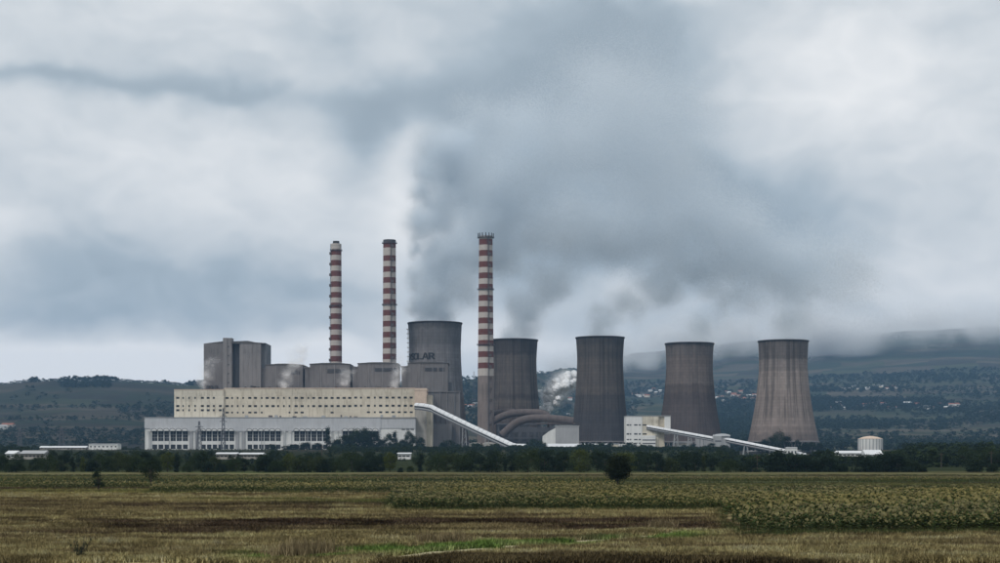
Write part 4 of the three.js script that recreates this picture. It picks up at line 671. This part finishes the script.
/* ------------------------------------------------------------------ crops and grass */
function instanced(name, geo, mat, mats, cols, label, category) {
  const im = new THREE.InstancedMesh(geo, mat, mats.length); mats.forEach((m, i) => im.setMatrixAt(i, m)); if (cols) cols.forEach((c, i) => im.setColorAt(i, c)); im.name = numbered(name); im.castShadow = im.receiveShadow = true; scene.add(tag(im, label, category, null, 'stuff')); return im;
}
{ // one sunflower, ripe and drooping
  const sunflower = (seed) => {
    const r = rng(seed), parts = [], col = [], add = (g, c) => { g = flat(g); g.deleteAttribute('uv'); const n = g.attributes.position.count, a = new Float32Array(n * 3); for (let i = 0; i < n; i++) a.set(c, i * 3); g.setAttribute('color', new THREE.BufferAttribute(a, 3)); parts.push(g); };
    const h = 1.45; add(bar(V(0, 0, 0), V(0.03, h, 0.03), 0.018, 4), [0.08, 0.10, 0.04]);
    for (let i = 0; i < 9; i++) { const a = i * 2.4 + r(), y = 0.3 + i * 0.125, L = 0.30 + 0.1 * r(), g = new THREE.PlaneGeometry(0.24, L, 1, 2); g.translate(0, L / 2, 0); g.rotateX(1.0 + 0.7 * r()); g.rotateY(a); g.translate(0, y, 0); const dry = i < 4 ? r() : 0.35 * r(); add(g, [lerp(0.055, 0.17, dry), lerp(0.085, 0.14, dry), lerp(0.028, 0.06, dry)]); }
    const a = r() * 0.9, disc = new THREE.CylinderGeometry(0.115, 0.085, 0.05, 8); disc.rotateX(1.15); disc.rotateY(a); disc.translate(0.05 + Math.sin(a) * 0.08, h + 0.02, Math.cos(a) * 0.08); add(disc, [0.20, 0.18, 0.09]);
    for (let i = 0; i < 9; i++) { const g = new THREE.PlaneGeometry(0.05, 0.07); g.translate(0, 0.13, 0); g.rotateZ(i * 0.7); g.rotateX(-0.4); g.rotateY(a); g.translate(0.05 + Math.sin(a) * 0.09, h + 0.02, Math.cos(a) * 0.09); add(g, [0.36, 0.32, 0.13]); }
    return mergeGeometries(parts);
  };
  const G = [sunflower(1), sunflower(2), sunflower(3)], mat = new THREE.MeshPhysicalMaterial({ vertexColors: true, roughness: 1, transmission: 0.2, thickness: 0, side: THREE.DoubleSide, specularIntensity: 0.05 });
  const names = ['', 'ripe sunflower crop in the near block at right', 'ripe sunflower crop in the long block behind the dark soil', 'far sunflower crop strip at left and middle', 'green crop strip beyond the sunflowers'];
  const r = rng(555), m = new THREE.Matrix4(), q = new THREE.Quaternion(), e = new THREE.Euler();
  const L = [0, 1, 2, 3, 4].map(() => [[], [], []]), K = [0, 1, 2, 3, 4].map(() => [[], [], []]);
  for (let d = 90; d < 310; d += d < 160 ? 0.55 : d < 230 ? 0.75 : 1.15) { const st = d < 160 ? 0.28 : d < 230 ? 0.36 : 0.6, w = d * 0.335;
    for (let x = -w; x < w; x += st) { const xx = x + (r() - 0.5) * st, dd = d + (r() - 0.5) * 0.4, b = inCrop(xx, dd); if (!b || (b === 1 && r() > sstep(700, 800, 500 + F * xx / dd + (rowOf(dd) < 515 ? 60 : 0))) || r() < 0.14 + 0.5 * sstep(0.55, 0.7, fbm(xx / 5 + 3, dd / 3 + 8, 3))) continue;
      const i = b % 3, low = [0, 0.68, 0.62, 0.5, 0.4][b] * (inCrop(xx, dd - 1.6) ? 1 : 0.72), s = low * (0.66 + 0.6 * r()) * (0.86 + 0.3 * fbm(xx / 6, dd / 6, 2)) * (d > 230 ? 1.1 : 1); q.setFromEuler(e.set(gauss(r) * 0.06, r() * 6.3, gauss(r) * 0.06)); L[b][i].push(m.clone().compose(V(xx, 0.02, -dd), q, V(s * 1.15, s, s * 1.15)));
      const t = 0.64 + 0.42 * r(), y = fbm(xx / 12 + 4, dd / 12, 3); K[b][i].push(new THREE.Color().setRGB(t * (0.75 + 0.6 * y), t * (0.8 + 0.45 * y), t)); } }
  for (let b = 1; b < 5; b++) for (let i = 0; i < 3; i++) if (L[b][i].length) instanced('sunflower_crop', G[i], mat, L[b][i], K[b][i], names[b], 'crop');
}
{ // stubble and grass tufts
  const tuft = (seed, n, h, spread) => { const r = rng(seed), pos = [], nor = []; for (let i = 0; i < n; i++) { const a = r() * 6.283, x = gauss(r) * spread * 0.4, z = gauss(r) * spread * 0.4, H = h * (0.5 + 0.7 * r()), l = H * (0.15 + 0.5 * r()), w = 0.011 + 0.012 * r(), b = r() * 6.283, dx = Math.cos(b) * w, dz = Math.sin(b) * w; pos.push(x - dx, 0, z - dz, x + dx, 0, z + dz, x + Math.cos(a) * l, H, z + Math.sin(a) * l); const nn = V(Math.sin(b), 0.6, Math.cos(b)).normalize(); for (let k = 0; k < 3; k++) nor.push(nn.x, nn.y, nn.z); } const g = new THREE.BufferGeometry(); g.setAttribute('position', new THREE.Float32BufferAttribute(pos, 3)); g.setAttribute('normal', new THREE.Float32BufferAttribute(nor, 3)); return g; };
  const G = [tuft(1, 26, 0.17, 0.34), tuft(2, 26, 0.24, 0.36), tuft(3, 34, 0.62, 0.5)], mat = new THREE.MeshPhysicalMaterial({ color: 0xffffff, roughness: 1, specularIntensity: 0.05, side: THREE.DoubleSide });
  const r = rng(808), L = [[], [], []], K = [[], [], []], o = [0, 0, 0], q = new THREE.Quaternion(), e = new THREE.Euler(), m = new THREE.Matrix4();
  for (let k = 0; k < 260000; k++) {
    const v = 565 - 90 * r() ** 1.15, d = depthOf(v), x = (r() - 0.5) * d * 0.66, c = inCrop(x, d); if (c) continue;
    if (groundAt(x, d, o) > 0.3) continue; const lum = o[0] + o[1] + o[2]; if (lum < 0.16 && r() > 0.12 + lum * 3) continue;
    const margin = d < 200 && inCrop(x + (r() - 0.5) * 2, d + 3.2 * r()); if (margin) { o[0] = 0.07; o[1] = 0.085; o[2] = 0.035; }
    const tall = margin ? r() < 0.7 : fbm(x / 3 + 71, d / 4, 3) > 0.60 && lum > 0.3 && r() < 0.3, i = tall ? 2 : r() < 0.5 ? 0 : 1, s = (0.6 + 0.7 * r()) * (tall ? 0.55 : 1); q.setFromEuler(e.set(0, r() * 6.3, 0));
    L[i].push(m.clone().compose(V(x, 0.05 + (d > 60 && d < 260 ? (fbm(x / 5, d / 2.5, 3) - 0.5) * 0.22 : 0), -d), q, V(s * 1.3, s, s * 1.3)));
    const t = 0.85 + 0.75 * r(); K[i].push(new THREE.Color().setRGB(Math.min(0.5, o[0] * t * 1.25), Math.min(0.45, o[1] * t * 1.25), Math.min(0.35, o[2] * t * 1.15)));
  }
  // pale clumps of long dry grass
  for (const [px, v, n, w] of [[300, 558, 60, 1.1], [312, 556, 50, 1], [292, 560, 30, 0.8], [663, 531, 36, 0.5], [455, 546, 40, 0.8], [434, 545.5, 30, 0.8]]) for (let k = 0; k < n; k++) { const d = depthOf(v + gauss(r) * 0.7), x = X(px, d) + gauss(r) * w * 0.6, s = 0.8 + 0.6 * r(); q.setFromEuler(e.set(0, r() * 6.3, 0)); L[2].push(m.clone().compose(V(x, 0.03, -d), q, V(s * 0.8, s, s * 0.8))); const t = 0.8 + 0.5 * r(); K[2].push(new THREE.Color().setRGB(0.34 * t, 0.27 * t, 0.15 * t)); }
  ['short stubble over the near field', 'dry grass over the near field', 'taller dry grass clumps in the near field'].forEach((label, i) => instanced(i ? 'dry_grass' : 'stubble', G[i], mat, L[i], K[i], label, 'grass'));
}

/* ------------------------------------------------------------------ steam: clouds of small droplets */
const puffGeo = (seed, n, s) => {
  const r = rng(seed), pos = [], nor = [], v = V(), a = V(), b = V(), lobes = Array.from({ length: 7 }, () => V(gauss(r) * 0.4, gauss(r) * 0.4, gauss(r) * 0.4));
  for (let i = 0; i < n; i++) { const l = lobes[i % 7]; v.set(l.x + gauss(r) * 0.3, l.y + gauss(r) * 0.3, l.z + gauss(r) * 0.3); const nn = V(gauss(r), gauss(r), gauss(r)).normalize(); a.set(gauss(r), gauss(r), gauss(r)).cross(nn).normalize(); b.copy(nn).cross(a); const k = s * (0.7 + 0.6 * r());
    for (const [p, q] of [[0, 1], [-0.87, -0.5], [0.87, -0.5]]) { pos.push(v.x + (a.x * p + b.x * q) * k, v.y + (a.y * p + b.y * q) * k, v.z + (a.z * p + b.z * q) * k); nor.push(nn.x, nn.y, nn.z); } }
  const g = new THREE.BufferGeometry(); g.setAttribute('position', new THREE.Float32BufferAttribute(pos, 3)); g.setAttribute('normal', new THREE.Float32BufferAttribute(nor, 3)); return g;
};
const PUFF = [puffGeo(1, 5000, 0.0092), puffGeo(2, 12000, 0.006), puffGeo(3, 40000, 0.0033)];   // coarse for small clouds, fine for large ones
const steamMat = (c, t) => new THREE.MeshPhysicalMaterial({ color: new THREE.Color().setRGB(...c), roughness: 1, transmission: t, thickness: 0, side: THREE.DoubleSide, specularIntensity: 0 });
const SHADED_STEAM = steamMat([0.90, 0.946, 0.984], 0.5), WHITE = steamMat([0.99, 0.992, 0.995], 0.08);  // first one: blue-grey shadow tone of the plume is put into its colour
// lumps: [column, row, half width, half height (photo pixels), number of puffs, puff size]
function steam(name, seed, d, depth, lumps, label, mat, fine = 0) {
  const r = rng(seed), L = [[], [], []], m = new THREE.Matrix4(), q = new THREE.Quaternion(), e = new THREE.Euler(), s = d / F;
  const ball = () => { let x, y, z; do { x = r() * 2 - 1; y = r() * 2 - 1; z = r() * 2 - 1; } while (x * x + y * y + z * z > 1); return V(x, y, z); };
  for (const [px, py, rx, ry, n, size] of lumps) { const lobes = Array.from({ length: 7 }, () => ball().multiplyScalar(0.8)); for (let k = 0; k < n; k++) {
    const { x, y, z } = lobes[k % 7].clone().addScaledVector(ball(), 0.42);
    const p = at(px + x * rx, py + y * ry, d); p.z += z * depth * (rx / 40); const w = size * s * (0.6 + 0.7 * r()); q.setFromEuler(e.set(r() * 6, r() * 6, r() * 6)); L[fine && size > 32 ? 2 : fine].push(m.clone().compose(p, q, V(w, w * 0.9, w)));
  } }
  L.forEach((list, i) => { if (!list.length) return; const im = new THREE.InstancedMesh(PUFF[i], mat, list.length); list.forEach((mm, k) => im.setMatrixAt(k, mm)); im.name = numbered(name); im.castShadow = im.receiveShadow = true; scene.add(tag(im, i === 2 ? 'thin veil of ' + label.replace(/^(thick|paler|low) /, '') : label, 'steam', null, 'stuff')); });
}
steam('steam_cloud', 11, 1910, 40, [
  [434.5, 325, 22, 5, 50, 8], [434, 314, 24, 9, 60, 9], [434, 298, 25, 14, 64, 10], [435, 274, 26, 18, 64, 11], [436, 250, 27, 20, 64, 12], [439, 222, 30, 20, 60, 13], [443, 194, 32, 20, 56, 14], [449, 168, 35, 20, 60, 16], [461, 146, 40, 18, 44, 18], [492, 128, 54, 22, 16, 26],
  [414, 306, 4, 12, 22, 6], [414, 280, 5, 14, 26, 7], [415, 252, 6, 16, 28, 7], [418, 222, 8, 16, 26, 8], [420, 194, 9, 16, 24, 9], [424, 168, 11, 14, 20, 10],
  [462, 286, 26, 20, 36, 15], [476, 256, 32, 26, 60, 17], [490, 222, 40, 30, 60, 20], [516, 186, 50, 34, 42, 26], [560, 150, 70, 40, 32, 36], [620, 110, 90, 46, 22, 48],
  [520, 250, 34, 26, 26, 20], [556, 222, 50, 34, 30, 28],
], 'thick grey steam column rising from the lettered cooling tower', SHADED_STEAM, 1);
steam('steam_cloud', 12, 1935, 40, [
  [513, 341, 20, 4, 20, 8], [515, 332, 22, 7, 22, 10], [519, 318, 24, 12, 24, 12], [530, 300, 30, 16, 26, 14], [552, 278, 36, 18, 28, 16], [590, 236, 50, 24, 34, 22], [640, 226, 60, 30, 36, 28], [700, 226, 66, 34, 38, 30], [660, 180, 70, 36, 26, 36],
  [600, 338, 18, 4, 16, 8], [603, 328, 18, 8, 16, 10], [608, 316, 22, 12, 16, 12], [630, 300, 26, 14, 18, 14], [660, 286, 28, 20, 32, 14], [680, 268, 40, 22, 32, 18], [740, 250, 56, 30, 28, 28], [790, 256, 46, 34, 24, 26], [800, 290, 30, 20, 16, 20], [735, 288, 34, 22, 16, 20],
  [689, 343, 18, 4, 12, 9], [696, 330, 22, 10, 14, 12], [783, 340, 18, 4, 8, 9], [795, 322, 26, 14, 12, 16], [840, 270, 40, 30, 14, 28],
], 'paler steam drifting from the middle cooling towers', SHADED_STEAM, 1);
steam('steam_cloud', 13, 1960, 22, [[547, 408, 5, 7, 20, 4], [551, 400, 9, 10, 60, 5], [556, 390, 13, 12, 80, 6], [563, 383, 13, 11, 76, 6], [572, 379, 11, 9, 60, 6], [544, 396, 6, 7, 16, 4.5]], 'thin fringe of white steam round the billow between two dark towers', WHITE, 1);
{ const r = rng(71), geo = []; // the billows themselves: knobbly lobes heaped along the drift
  for (const [px, py, R, n] of [[545, 410, 4, 10], [548, 403, 5.4, 15], [552, 396, 6.4, 19], [556, 389, 7, 19], [563, 384, 7, 18], [570, 380, 6.4, 14], [576, 378, 4.6, 8]]) for (let k = 0; k < n; k++) {
    const d = 1955 + gauss(r) * 6, s = d / F, c = at(px + gauss(r) * R * 0.55, py + gauss(r) * R * 0.5, d), rad = R * s * (0.34 + 0.3 * r()), g = new THREE.IcosahedronGeometry(1, 9), p = g.attributes.position, v = V();
    for (let i = 0; i < p.count; i++) { v.fromBufferAttribute(p, i); const w = 1 + 0.26 * (fbm(v.x * 2.2 + v.z * 1.3 + k * 7 + px, v.y * 2.2 - v.z * 1.7 + k * 3, 4) - 0.5) * 2; p.setXYZ(i, c.x + v.x * w * rad, c.y + v.y * w * rad, c.z + v.z * w * rad); }
    g.computeVertexNormals(); geo.push(g);
  }
  tag(mesh('steam_billow', geo, WHITE), 'bright white steam billowing between two dark cooling towers', 'steam', null, 'stuff'); }
steam('steam_wisp', 14, 1790, 8, [[203, 384, 3, 5, 10, 4], [206, 372, 4, 8, 9, 5], [210, 364, 5, 6, 4, 5]], 'thin steam wisp at the left foot of the tallest boiler house', WHITE);
steam('steam_wisp', 15, 1790, 8, [[285, 386, 3, 4, 9, 4], [288, 376, 4, 7, 10, 5], [294, 364, 5, 8, 9, 6], [302, 352, 6, 8, 7, 7]], 'thin steam wisp rising past the second boiler house', WHITE);
steam('steam_wisp', 16, 1790, 8, [[345, 383, 4, 5, 10, 4], [347, 375, 4, 6, 6, 5], [396, 381, 4, 6, 10, 5], [399, 372, 4, 7, 7, 5], [400, 360, 4, 6, 4, 6]], 'thin steam wisps between the boiler houses', WHITE);
steam('low_cloud', 17, 7400, 400, [[560, 366, 30, 8, 16, 14], [620, 352, 40, 11, 34, 18], [680, 342, 40, 10, 34, 20], [730, 336, 50, 10, 40, 20], [800, 330, 50, 12, 46, 22], [850, 334, 40, 10, 26, 20], [835, 344, 30, 10, 40, 16], [815, 338, 24, 12, 40, 18], [780, 340, 30, 10, 30, 16], [900, 326, 60, 8, 40, 18], [970, 323, 60, 7, 44, 18], [1030, 322, 40, 7, 26, 18], [640, 360, 24, 7, 12, 12]], 'low cloud lying on the mountain at right', WHITE, 1);

/* ------------------------------------------------------------------ labels that tell look-alikes apart: what they stand below, then their place from the left */
{
  const marks = [[-99, 'near the left edge'], [30, 'left of the office block'], [89, 'below the white office block'], [122, 'left of the turbine hall'], [150, 'below the first window group'], [192, 'below the lattice masts'], [240, 'below the third window group'], [290, 'below the fourth window group'], [335, 'below the fifth window group'], [382, 'below the stair tower'], [432, 'below the lettered cooling tower'], [468, 'below the two squat tanks'], [498, 'below the flue ducts'], [545, 'below the long low shed'], [597, 'behind the lone field tree'], [640, 'below the silo building'], [675, 'below the transfer tower'], [735, 'below the rightmost cooling tower'], [830, 'below the domed store'], [892, 'right of the domed store'], [950, 'near the right edge']];
  const col = (o) => 500 + F * o.position.x / -o.position.z;
  for (const o of scene.children) if (o.userData.group === 'second row of the tree belt' || o.userData.group === 'trees of the belt along the field edge') {
    const px = col(o); let m = marks[0][1]; for (const [a, t] of marks) if (px >= a) m = t;
    o.userData.label = o.userData.label.replace(' in the belt along the field edge', ' of the field-edge belt').replace(' in the row behind the field-edge belt', ' behind the field-edge belt') + ' ' + m;
  }
  const word = ['', 'first', 'second', 'third', 'fourth', 'fifth', 'sixth', 'seventh', 'eighth', 'ninth', 'tenth', '11th', '12th', '13th', '14th', '15th', '16th', '17th', '18th', '19th', '20th', '21st', '22nd', '23rd', '24th'];
  const same = {}; for (const o of scene.children) if (o.userData.label && o.userData.kind !== 'stuff') (same[o.userData.label] ??= []).push(o);
  for (const list of Object.values(same)) if (list.length > 1) { list.sort((a, b) => col(a) - col(b)); list.forEach((o, i) => { o.userData.label += `, ${i === list.length - 1 ? 'last' : word[i + 1]} from left`; }); }
}

renderer.render(scene, camera);
